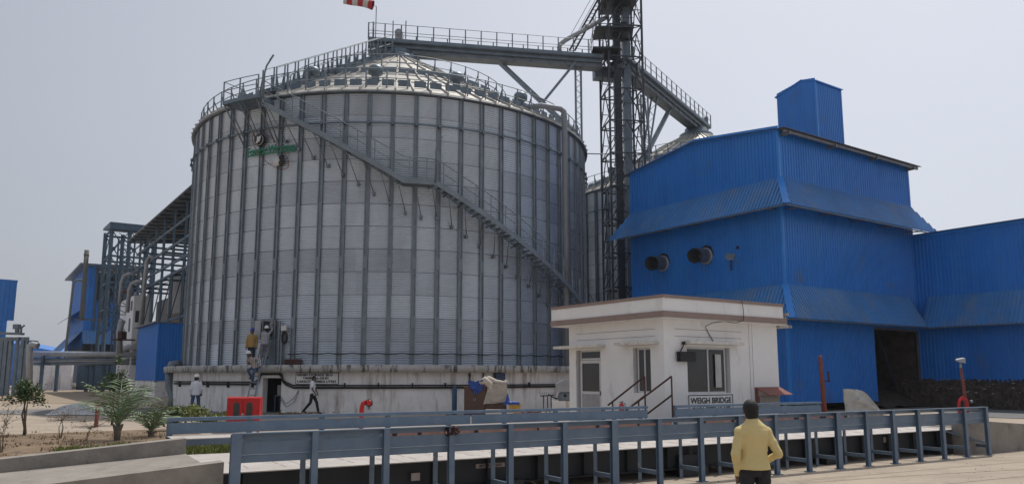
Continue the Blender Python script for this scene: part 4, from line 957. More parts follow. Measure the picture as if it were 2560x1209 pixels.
# wall fittings
b = MB(); b.obox(o_(.50, -.16, 2.38), Uv*.66, Vv*.14, Z*.24); b.obox(o_(.46, -.18, 2.64), Uv*.72, Vv*.16, Z*.03); 
for u in (.48, 1.12): b.beam(o_(u, -.1, 2.38), o_(u, -.1, 2.66), .025)
b.beam(o_(.62, -.05, 2.66), o_(.75, -.08, 2.9), .025); b.obox(o_(.70, -.14, 2.88), Uv*.1, Vv*.1, Z*.08); solo(b, 'wall_display', M_BLACK, 'black display box in a bracket on the white office wall beside the large window', 'display')
b = MB(); b.tube([o_(2.95, -.48, 4.27), o_(2.97, -.50, 3.95), o_(2.97, -.50, 3.66), o_(2.6, -.50, 3.56), o_(2.2, -.40, 3.60), o_(1.9, -.2, 3.56), o_(1.75, -.04, 3.45), o_(1.85, -.03, 3.30), o_(2.1, -.03, 3.0)], .012, 5); solo(b, 'loose_cable', M_DSTEEL, 'thin loose cable hanging from the roof edge over the large office window', 'cable')
SG = thing('office_sign', o_(1.9, -.02, 1.1), 'white framed sign reading WEIGH BRIDGE under the large office window', 'sign')
b = MB(); b.obox(o_(.93, -.022, .83), Uv*1.97, Vv*.02, Z*.58); b.build('board', mat('sign_white', (.8, .8, .8), .7), SG)
b = MB(); 
for (u, z, du, dz) in ((.93, 1.385, 1.97, .025), (.93, .83, 1.97, .025), (.93, .855, .025, .53), (2.875, .855, .025, .53)): b.obox(o_(u, -.030, z), Uv*du, Vv*.008, Z*dz)
b.build('border', M_BLACK, SG)
place_text('lettering', textmesh('WEIGH BRIDGE', .2, .004, .0035), M_BLACK, o_(1.915, -.028, 1.24), Uv, Z, SG, (1.80, .17))
place_text('lettering', textmesh('CAPACITY 60 MT', .2, .004, .003), M_BLACK, o_(1.915, -.028, .98), Uv, Z, SG, (1.70, .13))
b = MB(); b.hexa([o_(3.95, -.02, 1.60), o_(5.2, -.02, 1.60), o_(5.35, -.42, 1.36), o_(4.15, -.42, 1.36), o_(3.95, -.02, 1.62), o_(5.2, -.02, 1.62), o_(5.35, -.42, 1.38), o_(4.15, -.42, 1.38)]); 
AW = thing('box_awning', o_(4.6, -.1, 1.4), 'small dark red metal canopy over a meter box on the right of the office wall', 'canopy')
b.build('canopy', M_RUSTL, AW)
b = MB(); b.obox(o_(3.95, -.12, .9), Uv*.06, Vv*.11, Z*.70); b.build('side_plate', M_RUSTL, AW)
b = MB(); b.obox(o_(4.1, -.10, .95), Uv*1.0, Vv*.1, Z*.38); b.build('meter_box', M_DIRTW, AW)
# ================================================================ PLANT BUILDINGS FAR LEFT
def hit(C, d, px, py):   # distance along d from C where pixel column px crosses
    r = ray(px, py); nn = (-r.y, r.x); return -(nn[0]*C.x+nn[1]*C.y)/(nn[0]*d.x+nn[1]*d.y)
# blue cabin
CC = atY(397, 806, 60); zt = CC.z; CC.z = 0; cf = fr(CC); lv_ = hit(CC, Vv, 346, 820)
CB = thing('blue_cabin', CC+Uv*2+Vv*1+Z*YZ, 'small blue corrugated cabin on a white plinth left of the nearest silo', 'building')
b = MB(); b.ribs(lambda v: cf(0, v, zt), lambda v: cf(0, v, 1.62), lv_, -Uv, .22, .03); b.build('wall', M_BLUE, CB)
b = MB(); b.ribs(lambda u: cf(u, 0, zt), lambda u: cf(u, 0, 1.62), 5, -Vv, .22, .03); b.build('wall', M_BLUE, CB)
b = MB(); b.obox(cf(-.06, -.06, 1.5), Uv*.12, Vv*.12, Z*(zt-1.5)); b.build('corner_trim', M_BLUET, CB)
b = MB(); b.obox(cf(.05, .05, .3), Uv*4.8, Vv*(lv_-.1), Z*1.36); b.build('plinth', M_CONCB, CB)
b = MB(); b.obox(cf(-.35, -.1, zt), Uv*5.5, Vv*(lv_+.3), Z*.1); b.build('roof', M_SHEETBACK, CB)
b = MB(); b.obox(cf(2.0, -.05, 1.7), Uv*1.3, Vv*.03, Z*1.9); b.build('door', M_BLUE, CB)
# open process shed
KA = atY(345, 600, 85); zs = KA.z; KA.z = 0
SH = thing('process_shed', KA-Vv*10+Uv*6+Z*YZ, 'tall open steel shed full of tanks left of the nearest silo', 'building')
cols = [hit(KA, -Vv, x, 700) for x in (346, 364, 384, 404, 429, 458)]+[32]
def ks(s_, u, z): p = KA-Vv*s_+Uv*u; return Vector((p.x, p.y, z))
b = MB(); b.hexa([ks(-1, -.9, zs-.1), ks(42, -.9, zs-.1), ks(42, 15, zs+1.3), ks(-1, 15, zs+1.3), ks(-1, -.9, zs), ks(42, -.9, zs), ks(42, 15, zs+1.4), ks(-1, 15, zs+1.4)]); b.build('roof', M_SHEETBACK, SH)
b = MB()
for k in range(22): b.beam(ks(-1+2*k, -.8, zs-.2), ks(-1+2*k, 15, zs+1.2), .08, .18)
for u in (1, 4, 7, 10, 13): b.beam(ks(-1, u, zs-.2+u*.08), ks(42, u, zs-.2+u*.08), .1, .12)
b.build('rafter', M_PSTEEL, SH)
for s_ in cols:
    for u in (0, 7.5, 14.5):
        b = MB()
        if u == 0: lattice(b, ks(s_, u, YZ), ks(s_, u, zs-.1), .42, 0, .13, 30, -Vv)
        else: lattice(b, ks(s_, u, YZ), ks(s_, u, zs+u*.08), .4, 0, .12, 24, -Vv)
        b.build('column', M_PSTEEL, SH)
b = MB()
for z in (zs-1.7, zs-3.4, zs-5.0, 11.0, 6.9):
    for u in (0, 7.5, 14.5):
        if z < 12 and u > 8: continue
        b.beam(ks(0, u, z), ks(40, u, z), .14, .22)
for s_ in cols: 
    for z in (zs-1.7, zs-3.4, 11.0): b.beam(ks(s_, 0, z), ks(s_, 14.5, z), .12, .2)
    b.beam(ks(s_, 0, 11), ks(s_, 7.5, zs-3.4), .08)
for a, c in zip(cols, cols[1:]): b.beam(ks(a, 0, 6.9), ks(c, 0, 11), .08); b.beam(ks(a, 7.5, zs-3.4), ks(c, 7.5, zs), .08)
b.build('girt', M_PSTEEL, SH)
for k, (s_, u, r_, zt_) in enumerate(((5, 4.5, 3.0, 9.4), (12, 4.5, 3.2, 11.5), (19, 5, 3.2, 12.8), (27, 5, 3.4, 13))):
    b = MB(); b.lathe(ks(s_, u, YZ), [(r_, 0), (r_, zt_*.33), (r_+.05, zt_*.33), (r_+.05, zt_*.33+.15), (r_, zt_*.34), (r_, zt_*.66), (r_+.05, zt_*.66), (r_+.05, zt_*.66+.15), (r_, zt_*.68), (r_, zt_), (r_*.6, zt_+.6), (0, zt_+.8)], 28); tag(b.build('storage_tank', M_TANK, None, ks(s_, u, YZ)), ('first', 'second', 'third', 'fourth')[k]+' pale cylindrical tank from the left inside the open steel shed', 'tank', 'tanks inside the open shed')
for k, (s_, z_) in enumerate(((9, 13.0), (16, 14.6), (23, 15))):
    b = MB(); b.lathe(ks(s_, 6, z_-3), [(.9, 0), (.9, 2), (.35, 3.0), (.35, 4)], 14); b.ell(ks(s_, 6, z_+1), (.7, .7, .6)); tag(b.build('cyclone', M_GALVD, None, ks(s_, 6, z_-3)), ('leftmost', 'middle', 'rightmost')[k]+' dark cyclone vessel high inside the open steel shed', 'vessel', 'cyclones inside the open shed')
b = MB(); pz = atY(368, 640, 78); b.tube([Vector((pz.x+.9, 78, pz.z-.4)), Vector((pz.x+.3, 78, pz.z)), Vector((pz.x, 78, pz.z-.5)), Vector((pz.x-.3, 78, 5))], .20, 12); solo(b, 'vent_pipe', M_PIPE, 'tall pale upright pipe with a bent top in front of the open steel shed', 'pipe')
b = MB(); rr0 = ks(0, 7.5, zs-5.0); railrun(b, [rr0, ks(40, 7.5, zs-5.0)], (1.1, .55), .04, .08, 1.6); b.build('railing', M_PSTEEL, SH)
# bare frame tower
FTc = atY(281, 556, 100); zf = FTc.z; FTc.z = 0; ff = fr(FTc)
FT = thing('frame_tower', FTc+Z*YZ, 'bare steel frame tower with cross braces and a flat sheet roof, far left', 'tower')
FU = hit(FTc, Uv, 385, 600); FV = 6.0
b = MB(); b.hexa([ff(-.3, -.5, zf-.9), ff(FU+1, -.5, zf-.9), ff(FU+1, FV+.5, zf-.1), ff(-.3, FV+.5, zf-.1), ff(-.3, -.5, zf-.0), ff(FU+1, -.5, zf-.0), ff(FU+1, FV+.5, zf+.2), ff(-.3, FV+.5, zf+.2)]); b.build('roof', M_PSTEEL, FT)
cps = [(0, 0), (FU*.42, 0), (FU, 0), (0, FV), (FU*.42, FV), (FU, FV)]
for (u, v) in cps: b = MB(); b.beam(ff(u, v, YZ), ff(u, v, zf-.5), .38); b.build('column', M_PSTEEL, FT)
b = MB(); zz = zf-.9
for k in range(4):
    for v in (0, FV):
        b.beam(ff(0, v, zz), ff(FU, v, zz), .25); 
        for (a, c) in ((0, FU*.42), (FU*.42, FU)): b.beam(ff(a, v, zz), ff(c, v, zz-3.3), .12); b.beam(ff(c, v, zz), ff(a, v, zz-3.3), .12); b.beam(ff((a+c)/2-.25, v-.03, zz-1.65), ff((a+c)/2+.25, v-.03, zz-1.65), .06, .5)
    for u in (0, FU): b.beam(ff(u, 0, zz), ff(u, FV, zz), .2); b.beam(ff(u, 0, zz), ff(u, FV, zz-3.3), .1)
    zz -= 3.5
b.beam(ff(-1.9, 0, zf-5.8), ff(FU, 0, zf-6.2), .28); b.build('bracing', M_PSTEEL, FT)
b = MB(); b.obox(ff(FU*.42-.4, -.3, zf-9.3), Uv*1.1, Vv*.1, Z*.7); b.build('warning_plate', M_RUST, FT)
# tall blue process building
TA = atY(216, 700, 108); zt2 = atY(240, 657, 108).z; TA.z = 0; tf = fr(TA); TV = hit(TA, Vv, 181, 700); TU = hit(TA, Uv, 345, 700)
TB = thing('blue_process_building', TA+Uv*6+Vv*5+Z*YZ, 'tall blue process building with open upper storey behind the bare frame tower', 'building')
UH = zt2-.4
b = MB(); b.ribs(lambda v: tf(0, v, UH), lambda v: tf(0, v, 6.0), TV, -Uv, .5, .06); b.build('wall', M_BLUE, TB)
b = MB(); b.obox(tf(.1, 0.1, YZ), Uv*.2, Vv*TV, Z*6.0); b.build('lower_wall', M_PSTEEL, TB)
b = MB(); b.ribs(lambda u: tf(u, 0, zt2-5.2), lambda u: tf(u, 0, 6.8), TU*.62, -Vv, .5, .06); b.build('wall', M_BLUE, TB)
b = MB(); b.ribs(lambda u: tf(u, 0, UH), lambda u: tf(u, 0, zt2-5.2), TU*.2, -Vv, .5, .06); b.build('wall', M_BLUE, TB)
b = MB(); b.obox(tf(.3, 3.5, YZ), Uv*TU, Vv*.3, Z*(UH-YZ-.5)); b.obox(tf(TU, .2, YZ), Vv*3.4, Uv*.3, Z*(UH-YZ-1)); b.build('core_wall', M_DSTEEL, TB)
b = MB()
for k in range(7): b.beam(tf(TU*.2, 0, UH-.5-k*.75), tf(TU, 0, UH-.5-k*.75), .14)
for u in (.2, .42, .62, .82, 1): b.beam(tf(TU*u, 0, YZ), tf(TU*u, 0, UH), .28)
for z in (6.5, 4.2): b.beam(tf(0, 0, z), tf(TU, 0, z), .2)
b.build('girt', M_PSTEEL, TB)
b = MB(); b.obox(tf(-1, -1, UH), Uv*(TU+3), Vv*(TV+2), Z*.25); b.obox(tf(TU*.4, 1, UH+.25), Uv*(TU*.7), Vv*(TV-1), Z*.35); b.build('roof', M_SHEETBACK, TB)
b = MB(); b.ribs(lambda u: tf(u, -.05, 8.3), lambda u: tf(u, -1.5, 6.4), TU*.6, -Vv*.5+Z, .5, .05); b.build('skirt', M_BLUES, TB)
b = MB(); b.ribs(lambda v: tf(-.05, v, 8.2), lambda v: tf(-2.4, v, 5.4), TV, -Uv*.5+Z, .5, .05); b.build('skirt', M_BLUES, TB)
b = MB(); b.ribs(lambda v: tf(-.05, v, UH-6), lambda v: tf(-1.6, v, UH-7.2), TV, -Uv*.5+Z, .5, .05); b.build('skirt', M_BLUES, TB)
b = MB(); b.obox(tf(.5, -.06, 4.9), Uv*1.6, Vv*.05, Z*1.2); b.build('window', M_GLASS, TB)
b = MB(); b.obox(tf(.0, -.03, 2.0), Uv*TU*.55, Vv*.1, Z*2.3); b.build('lower_wall', mat('faded_blue', (.07, .12, .2), .6), TB)
b = MB(); b.obox(tf(TU*.28, -.1, UH-7.6), Uv*TU*.2, Vv*.05, Z*3.2); b.build('window', M_DSTEEL, TB)
# chimneys
b = MB(); p = atY(217, 625, 100); p2 = atY(205, 790, 100); b.tube([Vector((p2.x, 100, p2.z-.5)), p2, p], [.22, .30, .28], 14); b.tube([p-Z*.5, p-Z*.8], .32, 14); b.beam(p2-Z*.4+Vector((-1, 0, 0)), p2-Z*.4+Vector((2.5, 1, 0)), .2); solo(b, 'chimney', mat('stack_concrete', (.10, .10, .095), .8), 'slim grey chimney in front of the tall blue process building, far left', 'chimney')
b = MB(); p = atY(184, 700, 104); b.tube([Vector((p.x+1.6, 104, p.z)), Vector((p.x+.3, 104, p.z)), Vector((p.x, 104, p.z-.6)), Vector((p.x-.4, 104, 3))], .16, 10); solo(b, 'flue_pipe', M_GALVD, 'dull bent pipe running down the left edge of the tall blue process building', 'pipe')
# white concrete structure with swan-neck pipes
WT = atY(325, 900, 80); WT.z = 0; wf = fr(WT)
WX = thing('white_block', WT+Z*YZ, 'weathered white concrete block with openings and swan-neck pipes beside the open shed', 'building')
wu = hit(WT, Uv, 352, 800); wv = hit(WT, Vv, 299, 800); ztw = atY(325, 735, 80).z
b = MB(); b.obox(wf(0, 0, YZ-.1), Uv*wu*2, Vv*wv, Z*(ztw-YZ)); b.build('wall', M_WHITE, WX)
for k in range(3): b = MB(); b.obox(wf(-.03, .8+k*1.6, ztw-1.6), Vv*1.0, Uv*.05, Z*1.0); b.build('opening', M_DSTEEL, WX)
b = MB(); b.obox(wf(-.03, 1.5, ztw-3.8), Vv*.9, Uv*.05, Z*1.4); b.build('opening', M_DSTEEL, WX)
b = MB(); b.obox(wf(.2, -.03, ztw-2.9), Uv*.5, Vv*.05, Z*1.2); b.build('opening', M_DSTEEL, WX)
for (px, py, k) in ((332, 703, 1.0), (312, 684, .8)):
    b = MB(); p = atY(px, py, 79); b.tube([Vector((p.x+1.0*k, 79, p.z)), Vector((p.x+.35, 79, p.z)), Vector((p.x-.1, 79, p.z-.25)), Vector((p.x-.3, 79, p.z-.9)), Vector((p.x-.35, 79, p.z-3.2))], .2*k, 12); b.build('swan_neck_pipe', M_PIPE, WX)
b = MB(); p = atY(305, 800, 78.5); b.tube([p, p+Vector((-.2, 0, -1.2)), p+Vector((0, 0, -3.4))], .3, 10); b.build('drain_pipe', M_PIPE, WX)
b = MB(); p = atY(300, 850, 78.3); b.box(p.x-.6, p.x+1.2, 78, 79, p.z, p.z+.12); b.box(p.x-.1, p.x+.3, 78, 79, p.z, p.z+.9); b.build('bracket_platform', M_RUST, WX)
b = MB(); p = atY(300, 600, 78)
for k in range(14): z = 5+k*.9; a = atY(294, 640, 84); b.beam((a.x, 84, z), (a.x+1.8, 84, z), .1); b.beam((a.x+1.6, 84, z), (a.x, 84, z+.9), .08)
b.beam((a.x, 84, 1), (a.x, 84, 17), .14); b.beam((a.x+1.8, 84, 1), (a.x+1.8, 84, 17), .14); solo(b, 'service_stair', M_PSTEEL, 'narrow zigzag steel service stair between the frame tower and the white block', 'stair')
# long boundary wall and dark shed front behind the pipe rack
b = MB(); a = atY(60, 940, 92); c = atY(178, 940, 92); b.box(a.x, c.x, 92, 92.4, YZ, 3.7); b.box(a.x, c.x, 91.9, 92.5, 3.7, 3.9); solo(b, 'boundary_wall', M_CONCB, 'long weathered white wall standing behind the pipe rack, far left', 'wall')
b = MB(); c2_ = atY(302, 940, 93); b.box(c.x+.1, c2_.x, 93, 96, YZ, 3.9); solo(b, 'low_shed', M_PSTEEL, 'dark low blue shed front behind the pipe rack next to the white wall', 'building')
# pipe rack
PR = thing('pipe_rack', atz(200, 975, YZ), 'long rack carrying horizontal lagged pipes across the far left yard', 'pipe rack')
YR = 84
for (y0, y1, r_, m_) in ((884, 886, .30, M_PIPE), (897, 899, .16, M_GALVD), (902, 901, .12, M_PIPE), (909, 907, .16, M_GALVD)):
    b = MB(); b.tube([atY(70, y0, YR), atY(345, y1, YR-4)], r_, 12); b.build('pipe', m_, PR)
b = MB(); b.tube([atY(290, 893, YR-3), atY(308, 875, YR-3), atY(322, 868, YR-3.5), atY(350, 868, YR-4)], .36, 12); b.build('pipe', M_PIPE, PR)
for px in (107, 145, 220, 234, 262):
    b = MB(); p = atY(px, 900, YR-1); b.beam((p.x, YR-1, YZ), (p.x, YR-1, 4.1), .28); b.beam((p.x-.5, YR-1, 3.2), (p.x+.9, YR-1, 3.2), .16); b.build('column', M_PSTEEL, PR)
# left edge : blue building and tall pipe stand
LBc = atY(17, 800, 80); LB = thing('blue_side_building', Vector((LBc.x, 80, YZ)), 'blue building with flaring fascia cut off by the left edge of the view', 'building')
zt3 = atY(30, 700, 80).z; l0 = Vector((LBc.x, 80, 0)); lf = fr(l0)
b = MB(); b.ribs(lambda t: lf(-14+t, 0, zt3-1.5), lambda t: lf(-14+t, 0, 3.6), 14, -Vv, .4, .04); b.build('wall', M_BLUE, LB)
b = MB(); b.ribs(lambda v: lf(0, v, zt3-1.5), lambda v: lf(0, v, 3.6), 9, Uv, .4, .04); b.build('wall', M_BLUE, LB)
b = MB(); b.ribs(lambda t: lf(-14+t, -.7, zt3+.25-.02*t), lambda t: lf(-14+t, -.03, zt3-4.2), 14.6, -Vv, .4, .04); b.build('fascia', M_BLUE, LB)
b = MB(); b.ribs(lambda v: lf(.62, v-.7, zt3), lambda v: lf(.03, v, zt3-4.2), 9, Uv, .4, .04); b.build('fascia', M_BLUE, LB)
b = MB(); b.obox(lf(-14, -.6, zt3-.3), Uv*14.5, Vv*9.6, Z*.2); b.build('roof', M_SHEETBACK, LB)
b = MB(); b.obox(lf(-14, .1, YZ), Uv*13.9, Vv*8.8, Z*3.2); b.build('base_wall', M_CONCB, LB)
PS_ = thing('pipe_stand', atz(30, 990, YZ), 'cluster of grey-blue steel posts carrying pipes and a small lamp, far left', 'pipe stand')
for px, w_ in ((2, .28), (13, .32), (24, .26), (40, .22), (54, .30), (64, .2)):
    b = MB(); p = atY(px, 900, 66); b.beam((p.x, 66, YZ), (p.x, 66, atY(px, 842, 66).z), w_); b.build('post', M_GALVB, PS_)
b = MB(); p = atY(-20, 832, 66); q_ = atY(57, 834, 66); b.beam(p, q_, .5, .2); b.beam(p-Z*.6, atY(50, 846, 66), .3); b.tube([atY(57, 862, 66), atY(95, 862, 66), atY(95, 852, 66), atY(55, 852, 66)], .09, 6); b.build('cross_beam', M_GALVD, PS_)
b = MB(); b.beam(atY(43, 834, 66), atY(43, 810, 66), .25); b.box(atY(36, 810, 66).x, atY(50, 810, 66).x, 65.8, 66.2, atY(40, 822, 66).z, atY(40, 810, 66).z); b.tube([atY(52, 832, 66), atY(54, 818, 66), atY(62, 812, 66)], .08, 6); b.build('lamp', M_GALVD, PS_)
b = MB(); b.tube([atY(95, 864, 65), atY(80, 860, 65), atY(75, 864, 65), atY(74, 875, 65), xY(72, 990, 65, YZ)], .26, 12); b.build('stand_pipe', M_PIPE, PS_)
b = MB(); a = atY(50, 848, 140); c = atY(155, 880, 140); b.hexa([(a.x-8, 140, c.z-1), (c.x, 140, c.z-1), (c.x, 150, c.z-1), (a.x-8, 150, c.z-1), (a.x-8, 140, a.z+.6), (c.x, 140, c.z), (c.x, 150, c.z), (a.x-8, 150, a.z+.6)]); b.box(a.x-8, c.x, 140.2, 149.8, YZ, c.z-1); solo(b, 'far_shed', M_BLUE, 'low blue shed roof far away behind the pipe stand', 'building')
# ================================================================ YARD OBJECTS
# fire hose cabinet
p = xY(607, 1040, 22.6, YZ); HCb = thing('hose_cabinet', p, 'bright red fire hose cabinet with two arched windows on legs behind the fence', 'cabinet')
ux = Vector((cos(R(2)), sin(R(2)), 0)); uy = Vector((-sin(R(2)), cos(R(2)), 0))
zb_, zt_ = .62, 1.33; wd = .93
b = MB(); b.hexa([p-ux*wd/2+Z*(zb_-YZ), p+ux*wd/2+Z*(zb_-YZ), p+ux*wd/2+uy*.3+Z*(zb_-YZ), p-ux*(wd/2+.10)+uy*.3+Z*(zb_-YZ), p-ux*wd/2+Z*(zt_-YZ), p+ux*wd/2+Z*(zt_-YZ), p+ux*wd/2+uy*.3+Z*(zt_-YZ+.03), p-ux*(wd/2+.10)+uy*.3+Z*(zt_-YZ+.03)]); b.build('box', M_RED, HCb)
for s_ in (-1, 1):
    b = MB(); b.obox(p+ux*(s_*wd/4-wd/4+.015)-uy*.022+Z*(zb_-YZ+.02), ux*(wd/2-.03), uy*.018, Z*(zt_-zb_-.04)); dr = b.build('door', M_RED, HCb)
    def arch(r_, off):
        b = MB(); pts = [(-r_, -.20), (r_, -.20), (r_, .13)]+[(r_*cos(t*pi/10), .13+r_*sin(t*pi/10)) for t in range(1, 10)]+[(-r_, .13)]
        c = p+ux*(s_*.185+.0)+Z*((zt_+zb_)/2-YZ+.02)-uy*off; i = len(b.v); b.v += [tuple(c+ux*x+Z*z) for x, z in pts]+[tuple(c+ux*x+Z*z-uy*.006) for x, z in pts]; n = len(pts)
        b.f.append(tuple(range(n, 2*n))); b.sm.append(False)
        for k in range(n): b.f.append((k, (k+1) % n, n+(k+1) % n, n+k)); b.sm.append(False)
        return b
    arch(.095, .023).build('window_rim', M_RUSTL, dr); arch(.078, .030).build('pane', M_GLASS, dr)
b = MB(); b.tube([p+Z*((zt_+zb_)/2-YZ-.10)-uy*.02, p+Z*((zt_+zb_)/2-YZ-.10)-uy*.05], .035, 16); b.build('lock', M_PIPE, HCb)
for s_ in (-1, 1):
    b = MB(); b.beam(p+ux*s_*(wd/2-.06)+uy*.15, p+ux*s_*(wd/2-.06)+uy*.15+Z*(zb_-YZ), .05); b.build('leg', M_RED, HCb)
# hydrants
def hydrant(x, Y, ht, sgn, label):
    p = xY(x, 1030, Y, YZ); T = thing('hydrant', p, label, 'hydrant')
    b = MB(); b.tube([p, p+Z*(ht-.18), p+Z*(ht-.05)+Vector((.03*sgn, 0, 0)), p+Z*ht+Vector((.12*sgn, -.02, 0)), p+Z*ht+Vector((.22*sgn, -.04, 0))], .075, 12); b.build('pipe', M_RED, T)
    c = p+Z*(ht-.02)+Vector((.24*sgn, -.05, 0)); b = MB(); b.tube([c+Vector((.11*sin(t*pi/8), -.06, .11*cos(t*pi/8))) for t in range(17)], .014, 6, False)
    for t in range(3): b.beam(c+Vector((.1*sin(t*2*pi/3), -.06, .1*cos(t*2*pi/3))), c+Vector((0, -.06, 0)), .02)
    b.build('valve_wheel', M_BLACK, T)
    b = MB(); b.tube([c+Z*-.02, c+Z*-.2], .045, 10); b.build('outlet', M_GALV, T); b = MB(); b.ell(c, (.1, .1, .1)); b.build('valve_body', M_RED, T); return T
hydrant(904, 24.5, .80, 1, 'red bent hydrant pipe with a black hand wheel before the silo foundation')
p = xY(2402, 1030, 33, YZ); T = thing('hydrant', p, 'red double-bend hydrant beside the rusty lamp post at the far right', 'hydrant')
b = MB(); b.tube([p+Vector((-.06, 0, 0)), p+Vector((-.06, 0, .45)), p+Vector((0, 0, .62)), p+Vector((.14, 0, .68)), p+Vector((.26, 0, .62)), p+Vector((.30, 0, .45)), p+Vector((.30, 0, 0))], .065, 10); b.ell(p+Vector((.12, 0, .72)), (.08, .08, .06)); b.build('pipe', M_RED, T)
b = MB(); b.ell(p+Vector((.42, -.1, .55)), (.06, .10, .07)); b.build('outlet', M_GALV, T)
# lamp posts on the right
p = xY(2418, 1030, 33.4, YZ); T = thing('lamp_post', p, 'rusty tapering lamp post with a small silver flood light at the far right', 'lamp post')
b = MB(); b.tube([p, p+Vector((-.12, 0, 2.0))], [.10, .05], 10); b.build('post', M_RUSTL, T)
b = MB(); c = p+Vector((-.15, -.05, 2.1)); b.tube([c-Z*.15, c+Z*.1], .05, 6); b.hexa([c+Vector(v_) for v_ in ((-.2, -.15, .12), (.14, -.15, .05), (.16, .12, .1), (-.16, .12, .16), (-.22, -.12, .2), (.16, -.12, .28), (.18, .15, .3), (-.1, .15, .25))]); b.build('lamp_head', M_PIPE, T)
p = xY(2062, 1030, 31, YZ); T = thing('rusty_post', p, 'plain red oxide post with a small side bracket in front of the blue tower wall', 'post')
b = MB(); b.tube([p, p+Vector((-.06, 0, 2.3)), p+Vector((-.07, 0, 2.42))], [.10, .08, .065], 12); b.build('post', M_RUSTL, T)
b = MB(); b.beam(p+Vector((0, 0, 1.42)), p+Vector((.26, 0, 1.42)), .05); b.beam(p+Vector((.24, 0, 1.38)), p+Vector((.22, 0, 1.80)), .05); b.build('bracket', M_RUST, T)
# crumpled white sheet
b = MB(); o0 = xY(2118, 1030, 30, YZ)
def crump(i, j):
    w_ = 1.45; h = (1.12-.95*max(0, i-.35)**1.2*1.6)*j; x = i*w_; f = .35*abs(i-.32)-.1*j
    return o0+Vector((x-.1*j*(i < .4), f+.08*mnoise.noise(Vector((i*4, j*4, 1))), max(0, h+.06*mnoise.noise(Vector((i*5, j*3, 4)))*j)))
b.grid(crump, 26, 14, False); n_ = len(b.v)
b2 = MB(); b2.grid(lambda i, j: crump(i, j)+Vector((0, .03, 0)), 26, 14, False); b.v += b2.v; b.f += [tuple(k+n_ for k in f) for f in b2.f]; b.sm += b2.sm
solo(b, 'crumpled_sheet', mat('translucent_sheet', (.40, .41, .41), .4, 0, 3, .2, col2=(.2, .2, .2), c2lo=.6, c2hi=.7, c2s=5), 'bent pale plastic sheet leaning in front of the blue tower opening', 'sheet')
# cupboards with sheets
def cyp(x, Yv): return xY(x, 1022, Yv, YZ)
for (x0, x1, lab) in ((1160, 1214, 'left brown cupboard with a blue tarpaulin over its corner beside the silo foundation'), (1215, 1266, 'right brown cupboard half covered by a grey sheet beside the silo foundation')):
    a = cyp(x0, 32.2); c = cyp(x1, 32.2); T = thing('cupboard', a, lab, 'cupboard')
    b = MB(); b.obox(a, c-a, Vector((0, .5, 0)), Z*1.2); b.build('body', M_CUP, T)
    for k in (0, 1):
        b = MB(); b.obox(a+(c-a)*(.02+.49*k)+Vector((0, -.02, .04)), (c-a)*.47, Vector((0, .018, 0)), Z*1.12); dr = b.build('door', M_CUP, T)
        b = MB(); b.obox(a+(c-a)*(.44+.08*k)+Vector((0, -.035, .6)), Vector((.015, 0, 0)), Vector((0, .015, 0)), Z*.12); b.build('handle', M_PIPE, dr)
def cloth(name, m, pts, label, cat, nu=22, nv=14, amp=.06, sd=1):
    """draped cloth patch from four corner points (top l, top r, bottom r, bottom l), thickness added"""
    P_ = [Vector(p) for p in pts]; b = MB()
    def f(i, j):
        p = P_[0].lerp(P_[1], i).lerp(P_[3].lerp(P_[2], i), j); n1 = mnoise.noise(Vector((i*3+sd, j*3, sd)))*amp+mnoise.noise(Vector((i*9+sd, j*5, sd*2)))*amp*.5
        return p+Vector((n1*.3, -abs(n1)-.02, n1*.5*(1 if 0 < i < 1 else .4)))
    b.grid(f, nu, nv); n_ = len(b.v); b2 = MB(); b2.grid(lambda i, j: f(i, j)+Vector((0, .025, 0)), nu, nv); b.v += b2.v; b.f += [tuple(reversed([k+n_ for k in ff_])) for ff_ in b2.f]; b.sm += b2.sm
    return solo(b, name, m, label, cat)
Yc = 32.15
cloth('tarpaulin', M_TARPB, [atY(1168, 952, Yc), atY(1212, 950, Yc), atY(1204, 978, Yc), atY(1186, 984, Yc)], 'bright blue tarpaulin hanging over the left brown cupboard', 'tarpaulin', amp=.16, sd=3)
cloth('sack_sheet', M_TARPG, [atY(1222, 958, Yc), atY(1268, 960, Yc), atY(1266, 1004, Yc), atY(1208, 1010, Yc)], 'grey woven sheet draped over the front of the right brown cupboard', 'sheet', amp=.08, sd=5)
b = MB(); b.tube([atY(1200, 958, 32.2), atY(1212, 950, 32.2), atY(1224, 960, 32.2), atY(1228, 972, 32.2), atY(1220, 980, 32.1)], [.12, .17, .15, .10, .05], 12); b.tube([atY(1206, 952, 32.35), atY(1222, 948, 32.35), atY(1240, 955, 32.35), atY(1262, 958, 32.35), atY(1267, 950, 32.35)], [.10, .16, .12, .11, .07], 12); solo(b, 'rolled_sacks', mat('sack_white', (.50, .45, .39), .8, 0, 8, .15, bump=.6, bs=20), 'rolled pale sacks lying on top of the two brown cupboards', 'sacks')
a = cyp(1272, 32); b = MB(); b.obox(a, Vector((.48, 0, 0)), Vector((0, .4, 0)), Z*.48); b.obox(a+Vector((-.01, -.01, .48)), Vector((.50, 0, 0)), Vector((0, .42, 0)), Z*.03); b.obox(a+Vector((.15, -.015, .2)), Vector((.05, 0, 0)), Vector((0, .015, 0)), Z*.28); solo(b, 'yellow_box', M_YEL, 'yellow metal box right of the brown cupboards', 'box')
